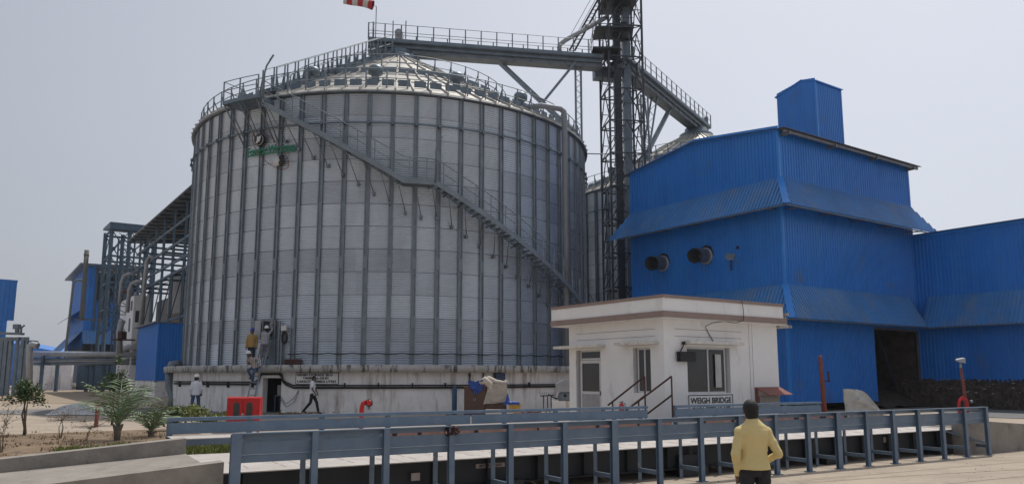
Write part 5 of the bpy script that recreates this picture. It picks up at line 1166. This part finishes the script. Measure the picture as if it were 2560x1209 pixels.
b = MB(); b.grid(lambda i, j: a+Vector((-.24+.68*i, -.06+.42*j, .52+.09*sin(pi*i)*sin(pi*j)+.05*mnoise.noise(Vector((i*8, j*5, 1)))+(.42*max(0, 1-abs(i-.28)*7)*max(0, 1-abs(j-.5)*2.2)))), 30, 14, False); b.grid(lambda i, j: a+Vector((-.24+.68*i, -.065, .56-.10*j+.03*mnoise.noise(Vector((i*9, j*2, 3))))), 24, 4, False); solo(b, 'tarpaulin', M_TARPB, 'small folded blue tarpaulin lying on the yellow box', 'tarpaulin')
a = cyp(1214, 31.6); b = MB(); b.tube([a+Vector((0, 0, .22)), a+Vector((1.15, 0, .22))], .07, 10); b.obox(a+Vector((0, -.1, .0)), Vector((1.1, 0, 0)), Vector((0, .3, 0)), Z*.16); solo(b, 'cream_roll', M_CREAM, 'long cream roll lying on the ground before the brown cupboards', 'roll')
b = MB()
for k in range(16): c = cyp(1300+random.uniform(0, 45), 32+random.uniform(0, .6)); b.beam(c+Z*random.uniform(.02, .2), c+Vector((random.uniform(-.4, .4), random.uniform(-.2, .2), random.uniform(.02, .22))), .06, .03)
solo(b, 'scrap_pile', M_RUSTL, 'low pile of reddish scrap between the yellow box and the tripod frame', 'scrap')
GC = thing('gas_cylinder', cyp(1136, 33.2), 'tall blue gas cylinder standing against the silo foundation', 'gas cylinder')
c = cyp(1136, 33.2); b = MB(); b.lathe(c, [(0, 0), (.10, .0), (.105, .03), (.105, 1.02), (.09, 1.10), (.05, 1.16), (.035, 1.19)], 18); b.build('body', mat('cylinder_blue', (.02, .075, .15), .45, 0, 4, .2), GC); b = MB(); b.lathe(c, [(.03, 1.18), (.03, 1.24), (.045, 1.25), (.012, 1.31), (0, 1.31)], 10); b.build('valve', M_GALVD, GC)
c = cyp(1369, 33); TR = thing('tripod_frame', c, 'dark three-legged pipe frame with splayed pale feet near the white office', 'frame')
b = MB()
for x in (-.17, 0, .15): b.beam(c+Vector((x, 0, .25)), c+Vector((x, 0, .82)), .04)
b.beam(c+Vector((-.3, 0, .78)), c+Vector((.3, 0, .82)), .04); b.build('post', M_BLACK, TR)
b = MB()
for x, dx in ((-.17, -.2), (0, .15), (.15, .3), (.0, -.1)): b.beam(c+Vector((x, 0, .28)), c+Vector((x+dx, random.uniform(-.2, .2), 0)), .04)
for k in range(8): b.beam(c+Vector((-.25+.07*k, 0, .8)), c+Vector((-.34+.1*k, 0, .95)), .02)
b.build('foot', M_GALV, TR)
c = cyp(1412, 33.2); MX = thing('blower_unit', c, 'grey blower unit with a peaked hood on a white block beside the office', 'machine')
b = MB(); b.hexa([c+Vector(v_) for v_ in ((-.38, -.3, .95), (.3, -.3, .95), (.3, .2, .95), (-.38, .2, .95), (-.38, -.3, 1.28), (.3, -.3, 1.28), (.3, .2, 1.28), (-.38, .2, 1.28))]); b.hexa([c+Vector(v_) for v_ in ((-.40, -.32, 1.28), (.32, -.32, 1.28), (.32, .22, 1.28), (-.40, .22, 1.28), (-.04, -.32, 1.46), (.0, -.32, 1.46), (.0, .22, 1.46), (-.04, .22, 1.46))]); b.build('hood', M_PIPE, MX)
b = MB(); b.lathe(c+Vector((.0, -.25, .72)), [(0, 0), (.30, 0), (.30, .3), (0, .3)], 18, (0, 1, 0)); b.build('fan_casing', M_GALV, MX)
b = MB(); b.lathe(c+Vector((.0, -.27, .80)), [(0, 0), (.07, 0), (.07, .03), (0, .03)], 12, (0, 1, 0)); b.build('port', M_BLACK, MX)
b = MB(); b.obox(c+Vector((-.55, -.3, 0)), (1.1, 0, 0), (0, .6, 0), (0, 0, .58)); b.build('base_block', M_CONCB, MX)
b = MB(); b.tube([c+Vector((-.7, 0, .85)), c+Vector((-.4, -.1, .68)), c+Vector((.0, -.15, .64)), c+Vector((.3, -.1, .8))], .03, 8); b.build('hose', M_BLACK, MX)
b = MB(); t = 32.5; t1_, t2_ = tanfr(t); c = sp(S1c, t, 12.03, 1.55); b.obox(c-t1_*.25, t1_*.5, t2_*.22, Z*.56); solo(b, 'wall_cabinet', mat('dark_blue_cabinet', (.03, .05, .10), .5), 'dark blue cabinet mounted under the silo slab near the office', 'cabinet')
for t, lab in ((25.5, 'left'), (28.7, 'right')):
    b = MB(); b.tube([sp(S1c, t, 12.06, 2.12), sp(S1c, t, 12.06, 1.62)], .035, 6); b.ell(sp(S1c, t, 12.06, 2.0-.1*(t > 27)), (.05, .05, .12) if t < 27 else (.03, .03, .05)); solo(b, 'rusty_rod', M_RUST, f'{lab} rusty vertical rod hanging under the silo slab near the office', 'rod')
c = xY(1554, 1020, 22.4, YZ+.4); FX = thing('fire_extinguisher', c, 'small red fire extinguisher beside the white office steps', 'fire extinguisher')
b = MB(); b.lathe(c, [(0, 0), (.075, 0), (.08, .03), (.08, .36), (.05, .43), (.02, .45)], 14); b.build('body', M_RED, FX); b = MB(); b.beam(c+Z*.46+Vector((-.06, 0, 0)), c+Z*.50+Vector((.05, 0, 0)), .02); b.tube([c+Z*.46, c+Vector((.1, 0, .44)), c+Vector((.11, 0, .2))], .012, 6); b.build('valve', M_BLACK, FX)
# room behind the foundation opening
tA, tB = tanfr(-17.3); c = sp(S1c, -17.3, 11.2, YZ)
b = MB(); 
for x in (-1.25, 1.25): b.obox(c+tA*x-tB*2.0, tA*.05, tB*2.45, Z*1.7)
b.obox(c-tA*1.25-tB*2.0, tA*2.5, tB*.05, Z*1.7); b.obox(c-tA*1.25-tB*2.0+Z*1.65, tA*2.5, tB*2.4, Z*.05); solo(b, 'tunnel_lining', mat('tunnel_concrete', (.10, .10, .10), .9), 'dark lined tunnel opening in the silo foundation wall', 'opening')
TBt = thing('work_table', c+tA*.15, 'small blue steel table inside the dark tunnel opening of the silo foundation', 'table')
b = MB(); b.obox(c-tA*.05+tB*.1+Z*.72, tA*.5, tB*.4, Z*.04); b.build('tabletop', M_PSTEEL, TBt)
for x in (-.03, .41):
    for y in (.12, .46): b = MB(); b.beam(c+tA*x+tB*y, c+tA*x+tB*y+Z*.72, .04); b.build('leg', M_PSTEEL, TBt)
b = MB(); b.obox(c+tA*.02+tB*.2+Z*.765, tA*.24, tB*.2, Z*.45); solo(b, 'white_canister', M_DIRTW, 'pale canister standing on the small table in the tunnel opening', 'canister')
b = MB(); b.tube([sp(S1c, -15.2, 12.05, 1.1), sp(S1c, -13.5, 12.1, .75), sp(S1c, -11.8, 12.08, 1.0), sp(S1c, -10.8, 12.06, 1.35)], .012, 5); b.tube([sp(S1c, -15.2, 12.05, 1.0), sp(S1c, -13.4, 12.1, .62), sp(S1c, -11.6, 12.08, .85), sp(S1c, -10.8, 12.06, 1.3)], .012, 5); solo(b, 'loose_cable', M_BLACK, 'two sagging black cables between the tunnel opening and the tank sign', 'cable')
# hose duct at left end of the foundation
b = MB(); b.tube([xY(452, 900, 40.5, 2.6), xY(430, 925, 40.5, 2.55), xY(424, 940, 40, 2.1), xY(424, 970, 40, 1.4), xY(432, 1000, 39.8, .9), xY(424, 1010, 39.5, .35)], [.2, .24, .24, .22, .2, .12], 10); solo(b, 'curved_duct', M_GALVD, 'dark curved duct bending down at the left end of the silo foundation', 'duct')
# ladder against slab
LD = thing('long_ladder', xY(622, 1010, 32.9, YZ), 'long aluminium ladder leaning on the silo foundation slab', 'ladder')
la, lb = xY(612, 985, 32.7, .37), xY(640, 912, 34.15, 2.75); lc, ld_ = xY(630, 985, 32.7, .37), xY(657, 912, 34.15, 2.75)
for a, c in ((la, lb), (lc, ld_)): b = MB(); b.beam(a, c, .06, .04); b.build('rail', M_GALV, LD)
for k in range(1, 9): b = MB(); b.beam(la.lerp(lb, k/9), lc.lerp(ld_, k/9), .035); b.build('rung', M_GALV, LD)
# far ground clutter
b = MB()
for k in range(9):
    c = atz(115+k*9+random.uniform(-3, 3), 971+random.uniform(-2, 2), YZ); b.ell(c+Z*.35, (1.6, .6, .42), None, 10, 6)
tag(b.build('sack_heap', mat('old_sack', (.42, .37, .31), .9, 0, 1, .2), None, atz(150, 971, YZ)), 'row of pale filled sacks lying on sand under the pipe rack', 'sacks', None, 'stuff')
b = MB(); c = atz(200, 1035, YZ)
b.grid(lambda i, j: c+Vector(((i-.5)*2.6, (j-.5)*1.5, max(0, .42*sin(pi*i)*sin(pi*j)*(1+mnoise.noise(Vector((i*7, j*5, 1)))*.9)))), 40, 24, False)
solo(b, 'plastic_heap', mat('crumpled_plastic', (.42, .43, .44), .3, 0, 4, .3, bump=.5, bs=10), 'crumpled grey plastic sheet heaped on the dark tar patch', 'plastic sheet')
b = MB(); c = xY(240, 1060, 25, YZ); b.beam(c, c+Z*.78+Vector((.02, 0, 0)), .10, .08); solo(b, 'short_post', M_RUSTL, 'short rusty post between the road and the young palm', 'post')
b = MB(); c = atz(735, 1036, YZ)
for k in range(120): p = c+Vector((random.gauss(0, .55), random.gauss(0, .3), random.uniform(.0, .10))); d = Vector((random.uniform(-1, 1), random.uniform(-1, 1), random.uniform(-.2, .3))).normalized()*random.uniform(.06, .22); b.beam(p, p+d, .025)
tag(b.build('twig_pile', M_DRY, None, c), 'low pile of dry brown twigs on the ground by the silo foundation', 'twigs', None, 'stuff')
# ================================================================ PLANTS
def leafquad(b, p, d, L, w_):
    d = d.normalized(); s_ = d.cross(Vector((random.random()-.5, random.random()-.5, random.random()-.5))).normalized()*w_/2
    m_ = p+d*L*.5; b.quad(p, m_-s_, p+d*L-Z*L*.1, m_+s_)
def palm(p, label, n, L, seed, h=.35, kind='young_palm'):
    random.seed(seed); T = thing(kind, p, label, 'palm'); c = p+Z*h
    b = MB(); b.tube([p, p+Z*h*.6, c+Z*.05], [.07, .085, .06], 10)
    for k in range(14): a = random.uniform(0, 2*pi); b.tube([p+Z*random.uniform(.05, h), p+Vector((cos(a)*.12, sin(a)*.12, h+.08))], [.05, .015], 5)
    b.build('trunk', M_BARK, T)
    for k in range(n):
        a = 2*pi*k/n+random.uniform(-.25, .25); el = random.uniform(.95, 1.54); l_ = L*random.uniform(.8, 1.12); b = MB(); N_ = 14; pts = []; pos = c.copy(); e = el
        for i in range(N_+1): pts.append(pos.copy()); pos = pos+Vector((cos(a)*cos(e), sin(a)*cos(e), sin(e)))*l_/N_; e -= (.95+.5*random.random())/N_*.95
        b.tube(pts, [.016*(1-i/(N_+1))+.003 for i in range(N_+1)], 5)
        for i in range(3, N_+1):
            d = (pts[i]-pts[i-1]).normalized(); s_ = d.cross(Z).normalized(); ll = .40*sin(pi*(.12+.80*(i-2)/N_))*L
            for sg in (-1, 1):
                for q_ in (0,):
                    o = pts[i-1].lerp(pts[i], q_); dd = (s_*sg*1.0+d*.75+Z*random.uniform(-.25, .12)).normalized(); tip = o+dd*ll-Z*ll*.18; wv_ = d*.018; m_ = o+dd*ll*.45; b.quad(o-wv_*.6, m_-wv_, tip, m_+wv_)
        b.build('frond', M_PALM, T)
    return T
palm(xY(292, 1101, 19.6, YZ), 'largest young palm with arching grey-green fronds in the planting bed', 15, 1.40, 11, .34)
palm(xY(378, 1088, 20.8, YZ), 'smaller spiky young palm right of the largest one, beside the fence end', 13, 1.05, 12, .10)
def bush(p, label, crown, r_, nleaf, seed, m=M_LEAF, trunk=.03, lw=.05, name='sapling', stems=3, cat='sapling', ll=.10):
    random.seed(seed); T = thing(name, p, label, cat); b = MB()
    cl = [crown+Vector((random.gauss(0, r_[0]*.5), random.gauss(0, r_[1]*.5), random.gauss(0, r_[2]*.5))) for _ in range(16)]
    for k in range(stems): o = p+Vector((random.uniform(-.04, .04), random.uniform(-.04, .04), 0)); b.tube([o, o.lerp(crown, .5)+Vector((random.uniform(-.08, .08), random.uniform(-.05, .05), 0)), crown+Vector((random.uniform(-.1, .1), 0, -r_[2]*.3))], [trunk, trunk*.8, trunk*.4], 6)
    for c in cl: b.tube([crown-Z*r_[2]*.5, c], [trunk*.35, .004], 4)
    b.build('trunk', M_BARK, T); b = MB()
    for k in range(nleaf):
        c = random.choice(cl); p_ = c+Vector((random.gauss(0, r_[0]*.22), random.gauss(0, r_[1]*.22), random.gauss(0, r_[2]*.22)))
        leafquad(b, p_, Vector((random.uniform(-1, 1), random.uniform(-1, 1), random.uniform(-.4, .8))), random.uniform(.6, 1.2)*ll, lw*random.uniform(.7, 1.2))
    b.build('crown', m, T); return T
p = xY(62, 1088, 21.3, YZ); bush(p, 'small leafy sapling with a bushy green crown at the far left', p+Vector((-.08, 0, 1.12)), (.36, .30, .33), 1500, 21, lw=.045, ll=.085)
p = xY(280, 1060, 26, YZ); bush(p, 'green bushy sapling standing behind the largest young palm', p+Vector((0, 0, 1.42)), (.34, .30, .40), 1300, 22, lw=.05, ll=.10)
p = xY(150, 1098, 20.2, YZ); bush(p, 'nearly bare dry shrub with a few brown leaves left of the palm', p+Vector((.0, 0, .62)), (.42, .25, .28), 150, 23, M_DRY, .010, .03, 'dry_shrub', 4, 'shrub', .05)
p = xY(212, 1100, 19.4, YZ); bush(p, 'small dry twiggy shrub directly left of the largest young palm', p+Vector((.1, 0, .42)), (.32, .2, .2), 90, 24, M_DRY, .008, .03, 'dry_shrub', 3, 'shrub', .05)
p = xY(8, 1128, 16.5, YZ); bush(p, 'thin dry shrub at the left edge of the planting bed', p+Vector((.0, 0, .75)), (.22, .2, .32), 90, 25, M_DRY, .009, .03, 'dry_shrub', 3, 'shrub', .05)
for k, (x, Y_, h, lab) in enumerate(((452, 25.5, .45, 'leafy yellow-green garden plant nearest the left end of the far fence'), (480, 27, .40, 'yellow-green garden plant at the feet of the man in the white helmet'), (520, 25, .28, 'low yellow-green garden plant between the helmeted man and the red cabinet'), (430, 23, .40, 'tall thin garden plant beside the end post of the far fence'))):
    p = xY(x, 1050, Y_, YZ); bush(p, lab, p+Vector((0, 0, h)), (.5 if k else .4, .3, .18), 500, 30+k, M_LEAFY if k != 3 else M_LEAF, .01, .06, 'garden_plant', 3, 'plant', .13)
# ground cover : grass strip seen through the fence and tufts in the bed
random.seed(5); b = MB()
for k in range(26000):
    s_ = random.uniform(-2.0, 6.0); w_ = random.uniform(4.6, 9.2); 
    if mnoise.noise(Vector((s_*1.5, w_*1.5, 0))) < -.22: continue
    p = bp(s_, w_, YZ); h = random.uniform(.06, .16); d = Vector((random.gauss(0, .4), random.gauss(0, .4), 1)).normalized(); s2 = Vector((random.uniform(-1, 1), random.uniform(-1, 1), 0)).normalized()*.022; b.tri(p-s2, p+s2, p+d*h)
tag(b.build('grass', M_LEAFY), 'bright green ground cover behind the left end of the weigh bridge', 'grass', None, 'stuff')
b = MB()
for k in range(2600):
    p = atz(random.uniform(-20, 420), 1080+random.random()**1.3*75, YZ+.03)
    if mnoise.noise(Vector((p.x*.9, p.y*.9, 3))) < .05: continue
    h = random.uniform(.03, .10); d = Vector((random.gauss(0, .6), random.gauss(0, .6), 1)).normalized(); s2 = Vector((random.uniform(-1, 1), random.uniform(-1, 1), 0)).normalized()*.015; b.tri(p-s2, p+s2, p+d*h)
tag(b.build('dry_grass', M_DRY), 'sparse dry grass and leaf litter over the brown planting bed', 'grass', None, 'stuff')
# soil strip under the grass
patch('soil_strip', [bp(-1.0, 4.35), bp(7.5, 4.35), bp(7.5, 7), bp(4, 9.6), bp(-2.4, 9.4), bp(-2.2, 7)], M_SOIL, YZ+.012)
# ================================================================ PEOPLE
def bake(mb, name, m, parent, voxel, smooth=4):
    o = mb.build(name, m, parent); md = o.modifiers.new('r', 'REMESH'); md.mode = 'VOXEL'; md.voxel_size = voxel; md.use_smooth_shade = True
    if smooth: s_ = o.modifiers.new('s', 'SMOOTH'); s_.iterations = smooth; s_.factor = .5
    bpy.context.view_layer.update()
    me = bpy.data.meshes.new_from_object(o.evaluated_get(bpy.context.evaluated_depsgraph_get()))
    o.modifiers.clear(); o.data = me; me.name = name
    me.materials.clear(); me.materials.append(m); me.polygons.foreach_set('use_smooth', [True]*len(me.polygons)); return o
STAND = dict(pel=(0, 0, .93), ch=(0, 0, 1.28), nk=(0, 0, 1.45), hd=(0, .02, 1.555),
    sl=(-.160, 0, 1.365), el=(-.235, -.02, 1.10), wl=(-.23, .06, .86), sr=(.160, 0, 1.365), er=(.235, -.02, 1.10), wr=(.23, .06, .86),
    hl=(-.09, 0, .90), kl=(-.10, .02, .49), al=(-.10, -.02, .09), hr=(.09, 0, .90), kr=(.10, .02, .49), ar=(.10, -.02, .09))
def person(loc, head_az, pose, label, shirt, trouser, hat=None, sc_=1.0, long_sleeve=True, stout=1.0, vox=.016, skin=None, look=0, hair_long=.0, untucked=False):
    loc = Vector(loc); T = thing('person', loc, label, 'person'); J = dict(STAND); J.update(pose); M_ = Matrix.Rotation(-R(head_az), 3, 'Z')
    W = {k: loc+(M_@Vector(v))*sc_ for k, v in J.items()}; S_ = sc_; skin = skin or M_SKIN
    fwd = M_@Vector((0, 1, 0)); rgt = M_@Vector((1, 0, 0))
    HM = Matrix.Rotation(-R(head_az+look), 3, 'Z'); hf = HM@Vector((0, 1, 0)); hr_ = HM@Vector((1, 0, 0))
    def loft(b, rings, n=18):
        base = len(b.v)
        for c, rx, ry in rings:
            for j in range(n):
                t = 2*pi*j/n; b.v.append(tuple(c+rgt*rx*cos(t)*S_+fwd*ry*sin(t)*S_))
        for k in range(len(rings)-1):
            for j in range(n): a = base+k*n+j; c2 = base+k*n+(j+1) % n; b.f.append((a, c2, c2+n, a+n)); b.sm.append(True)
        b.f.append(tuple(base+j for j in reversed(range(n)))); b.sm.append(True); b.f.append(tuple(base+(len(rings)-1)*n+j for j in range(n))); b.sm.append(True)
    def folds(o):   # cloth creases radiating from the arms and bunching above the hem
        for v in o.data.vertices:
            p = v.co+par_loc(T); q = (p-loc); x = q.dot(rgt); y = q.dot(fwd); z = q.z
            n_ = mnoise.noise(Vector((x*9+z*4, y*5, z*11)))*.007+mnoise.noise(Vector((x*5-z*9, y*5, z*16+4)))*.006+mnoise.noise(Vector((x*22, y*22, z*30)))*.002
            v.co += v.normal*n_*S_
        o.data.update()
    def torso(b, g_=0., z0=0.):
        pl, ch, nk = W['pel'], W['ch'], W['nk']; up = (ch-pl)
        low = pl-Z*(.10+z0)*S_; hx_ = .022 if z0 < -.07 else 0
        loft(b, [(low, .168*stout+g_+hx_, .130*stout+g_+hx_), (pl, .165*stout+g_+hx_, .13*stout+g_+hx_), (pl+up*.35, .155*stout+g_, .115*stout+g_), (pl+up*.7, .165*stout+g_, .115*stout+g_), (ch, .180*stout+g_, .115+g_), (ch+(nk-ch)*.38, .168+g_, .105+g_), (ch+(nk-ch)*.62, .142+g_, .092+g_), (ch+(nk-ch)*.84, .090+g_, .074+g_), (nk+Z*.005, .060+g_, .062+g_)])
        for s_ in ('sl', 'sr'): b.ell(W[s_], ((.062+g_)*S_,)*3)
    # body
    b = MB(); hd = W['hd']; b.ell(hd+Z*.03*S_, (.076*S_, .094*S_, .095*S_), HM, 16, 12); b.ell(hd-Z*.045*S_+hf*.018*S_, (.058*S_, .068*S_, .065*S_), HM, 14, 10)
    b.tube([hd+hf*.088*S_+Z*.01*S_, hd+hf*.108*S_-Z*.02*S_], [.010*S_, .016*S_], 8); b.ell(hd+hf*.085*S_-Z*.055*S_, (.026*S_, .012*S_, .010*S_), HM, 8, 6)
    for s_ in (-1, 1): b.ell(hd+hr_*s_*.079*S_, (.012*S_, .02*S_, .032*S_), HM, 8, 6)
    b.tube([W['nk']-Z*.05*S_, hd-Z*.05*S_], [.060*S_, .054*S_], 14); torso(b, -.034, -.05)
    for s_ in 'lr':
        b.tube([W['s'+s_], W['e'+s_], W['w'+s_]], [.050*S_, .040*S_, .027*S_], 12); b.ell(W['e'+s_], (.041*S_,)*3); sg = -1 if s_ == 'l' else 1
        d = (W['w'+s_]-W['e'+s_]).normalized(); side = d.cross(fwd); side = side.normalized() if side.length > .2 else rgt; nrm = side.cross(d).normalized(); w0 = W['w'+s_]
        b.beam(w0-d*.01*S_, w0+d*.085*S_, .074*S_, .028*S_, nrm) ; b.ell(w0+d*.045*S_, (.036*S_, .03*S_, .045*S_))
        for k, (o_f, ln) in enumerate(((-.030, .068), (-.010, .078), (.010, .073), (.029, .058))):
            r0 = w0+d*.080*S_+side*o_f*S_; r1 = r0+d*ln*.55*S_+nrm*.006*S_; r2 = r1+(d*.6+nrm*.75).normalized()*ln*.5*S_; b.tube([r0, r1, r2], [.0095*S_, .0088*S_, .0075*S_], 7)
        t0 = w0+d*.03*S_-side*sg*.030*S_; b.tube([t0, t0+(d*.7-side*sg*.75).normalized()*.035*S_, t0+(d*.9-side*sg*.45).normalized()*.065*S_+nrm*.015*S_], [.012*S_, .0105*S_, .008*S_], 7)
        b.tube([W['h'+s_], W['k'+s_], W['a'+s_]], [.070*S_, .052*S_, .036*S_], 12); b.ell(W['k'+s_], (.054*S_,)*3)
        b.tube([W['a'+s_], W['a'+s_]-Z*.04*S_+fwd*.10*S_], [.036*S_, .03*S_], 8)
    bake(b, 'body', skin, T, vox*.62, 2)
    # shirt
    b = MB(); torso(b, .010, -.085 if untucked else .0)
    for s_ in 'lr':
        if long_sleeve: b.tube([W['s'+s_], W['e'+s_], W['w'+s_]], [.064*S_, .052*S_, .040*S_], 12); b.ell(W['e'+s_], (.054*S_,)*3); b.tube([W['w'+s_]-(W['w'+s_]-W['e'+s_]).normalized()*.03*S_, W['w'+s_]+(W['w'+s_]-W['e'+s_]).normalized()*.012*S_], .043*S_, 12)
        else: e_ = W['s'+s_].lerp(W['e'+s_], .75); b.tube([W['s'+s_], e_], [.070*S_, .064*S_], 12)
    b.tube([W['nk']-Z*.05*S_, W['nk']+Z*.022*S_], [.085*S_, .064*S_], 14); folds(bake(b, 'shirt', shirt, T, vox, 4))
    b = MB(); loft(b, [(W['pel']-Z*.09*S_, .155*stout, .108*stout), (W['pel']+Z*.05*S_, .158*stout, .112*stout)])
    for s_ in 'lr':
        an = W['a'+s_]; b.tube([W['h'+s_], W['k'+s_], an+Z*.0*S_], [.092*S_, .068*S_, .056*S_], 12); b.ell(W['h'+s_]-Z*.03*S_, (.095*S_, .095*S_, .09*S_)); b.ell(W['k'+s_], (.069*S_,)*3)
    folds(bake(b, 'trousers', trouser, T, vox, 2))
    for s_ in 'lr':
        b = MB(); a = W['a'+s_]; b.ell(a-Z*.045*S_+fwd*.055*S_, (.045*S_, .125*S_, .042*S_), M_, 12, 8); b.ell(a-Z*.02*S_, (.042*S_, .05*S_, .05*S_), M_, 10, 8); b.build('shoe', M_SHOE, T)
    for s_ in (-1, 1): b = MB(); b.ell(hd+hf*.083*S_+hr_*s_*.032*S_+Z*.012*S_, (.012*S_, .008*S_, .007*S_), HM, 8, 6); b.build('eye', M_EYE, T)
    b = MB(); b.ell(hd+Z*.046*S_-hf*.016*S_, (.089*S_, .102*S_, .098*S_), HM, 18, 12); b.ell(hd-Z*.020*S_-hf*.042*S_, (.078*S_, .064*S_, .082*S_), HM, 14, 10)
    bake(b, 'hair', M_HAIR, T, vox*.7, 1)
    if hat:
        b = MB(); c = hd+Z*.07*S_; prof = [(.112, 0), (.112, .03), (.104, .07), (.08, .11), (.04, .132), (0, .138)]
        n = 24; base = len(b.v)
        for r_, h in prof:
            for j in range(n): t = 2*pi*j/n; b.v.append(tuple(c+(hr_*cos(t)*r_*.92+hf*sin(t)*r_*1.1)*S_+Z*h*S_))
        for k in range(len(prof)-1):
            for j in range(n): a = base+k*n+j; c2 = base+k*n+(j+1) % n; b.f.append((a, c2, c2+n, a+n)); b.sm.append(True)
        b.ell(c+hf*.10*S_+Z*.006*S_, (.085*S_, .075*S_, .010*S_), HM, 14, 6); b.ell(c, (.112*S_, .13*S_, .012*S_), HM, 18, 6); b.build('helmet', hat, T)
    return T
ground0 = xY(1888, 1200, 8.95, 0)
person(ground0, -4, dict(el=(-.232, -.05, 1.09), wl=(-.175, .05, .86), er=(.262, -.05, 1.09), wr=(.17, .16, .97), sl=(-.150, 0, 1.318), sr=(.154, 0, 1.315), hd=(-.01, .03, 1.55), nk=(0, 0, 1.46)), 'man in a yellow shirt and dark trousers seen from behind near the camera', M_YSH, M_BLKT, None, 1.0, True, .90, .009, untucked=True)
person(xY(487, 1034, 33.4, YZ), -18, dict(wl=(-.2, .10, .86), er=(.24, .0, 1.10), wr=(.22, .12, .90), kl=(-.14, .0, .49), al=(-.16, -.04, .09), kr=(.12, .05, .49), ar=(.17, .05, .09)), 'man in a white helmet, white shirt and jeans standing left of the red cabinet', M_WSH, M_JEAN, M_HELW, .97, look=55)
person(xY(779, 1032, 33.6, YZ), 82, dict(el=(-.22, .10, 1.13), wl=(-.20, .20, .92), er=(.22, .02, 1.11), wr=(.21, .16, .90), kl=(-.09, .20, .50), al=(-.09, .28, .09), kr=(.09, -.06, .50), ar=(.09, -.36, .15), hd=(0, .06, 1.55)), 'man in a white t-shirt and black trousers walking past the tank sign', M_WSH, M_BLKT, None, .96, False, .95, look=35)
person(sp(S1c, -23.2, 11.95, 2.47), 172, dict(), 'man in a blue helmet and mustard shirt standing on the silo slab', M_MSH, M_NAVT, M_HELB, .95, look=-20)
person(sp(S1c, -19.9, 11.92, 2.47), -14, dict(pel=(0, 0, 1.02), ch=(.02, .06, 1.36), nk=(.04, .09, 1.51), hd=(.06, .12, 1.62), sl=(-.13, .05, 1.44), sr=(.18, .08, 1.44), el=(.0, .26, 1.58), wl=(.14, .36, 1.72), er=(.30, .16, 1.62), wr=(.30, .22, 1.80), hl=(-.09, 0, .98), kl=(-.12, .02, .54), al=(-.13, -.02, .12), hr=(.09, 0, .98), kr=(.24, .12, .70), ar=(.16, .0, .36)), 'man in a white helmet and checked shirt reaching up into the open hatch', M_CHECK, M_GRYT, M_HELW, .97)
lp = xY(634, 950, 33.6, 1.62)
person(lp, 195, dict(pel=(0, -.08, .80), ch=(.10, .08, 1.10), nk=(.14, .16, 1.22), hd=(.17, .24, 1.30), sl=(-.08, .06, 1.18), sr=(.28, .10, 1.16), el=(-.28, -.02, 1.06), wl=(-.30, .02, .82), er=(.34, .05, .93), wr=(.26, .10, .72), hl=(-.09, -.08, .76), kl=(-.05, .14, .46), al=(.02, .04, .09), hr=(.09, -.08, .76), kr=(.20, .16, .62), ar=(.14, -.02, .30)), 'man in a white helmet and striped shirt climbing down the long ladder', M_STRIPE, M_JEAN, M_HELW, .95)
# ---- tyre tracks and grit on the road before the weigh bridge
M_TRACK = mat('tyre_track', (.30, .25, .20), .9, 0, 1.2, .2, col2=(.36, .30, .235), c2lo=.42, c2hi=.6, c2s=4)
for (s0, s1, w0, w1, bend_) in ((-4, 26, -1.3, -2.2, .8), (-4, 26, -2.9, -3.9, .9), (2, 24, -.9, -4.6, 1.2)):
    b = MB(); n_ = 40
    for k in range(n_):
        f0, f1 = k/n_, (k+1)/n_
        def tp(f, o): return bp(s0+(s1-s0)*f, w0+(w1-w0)*f+bend_*sin(pi*f)+o, .004+.001*(w0 < -2)+.001*(s0 > 0))
        b.quad(tp(f0, 0), tp(f1, 0), tp(f1, .20), tp(f0, .20))
    tag(b.build('tyre_track', M_TRACK), kind='structure')
random.seed(3); b = MB()
for k in range(1800):
    p = bp(random.uniform(-3, 30), random.uniform(-7, -.05), .0) if k < 1100 else bp(random.uniform(-14, 6), random.uniform(9, 22), YZ)
    r_ = random.uniform(.006, .022); q4 = [p+Vector((random.uniform(-1, 1)*r_, random.uniform(-1, 1)*r_, 0)) for _ in range(3)]; t4 = p+Z*r_*.8
    b.tri(q4[0], q4[1], t4); b.tri(q4[1], q4[2], t4); b.tri(q4[2], q4[0], t4)
tag(b.build('grit', mat('grit_stone', (.16, .14, .12), .9)), 'small stones and grit scattered over the concrete yard', 'grit', None, 'stuff')
# ================================================================ HAZE (dusty noon air)
b = MB(); b.box(-700, 700, -80, 900, -1.2, 34); hz = b.build('haze', MC['soil']); hz.data.materials.clear()
hm = bpy.data.materials.new('dusty_air'); hm.use_nodes = True; hn = hm.node_tree; hn.nodes.clear()
ho = hn.nodes.new('ShaderNodeOutputMaterial'); hv = hn.nodes.new('ShaderNodeVolumePrincipled'); hv.inputs['Color'].default_value = (.84, .88, .96, 1); hv.inputs['Density'].default_value = .00028
hn.links.new(hv.outputs[0], ho.inputs['Volume']); hz.data.materials.append(hm); tag(hz, 'thin pale dusty haze filling the air over the whole yard', 'haze', None, 'stuff')
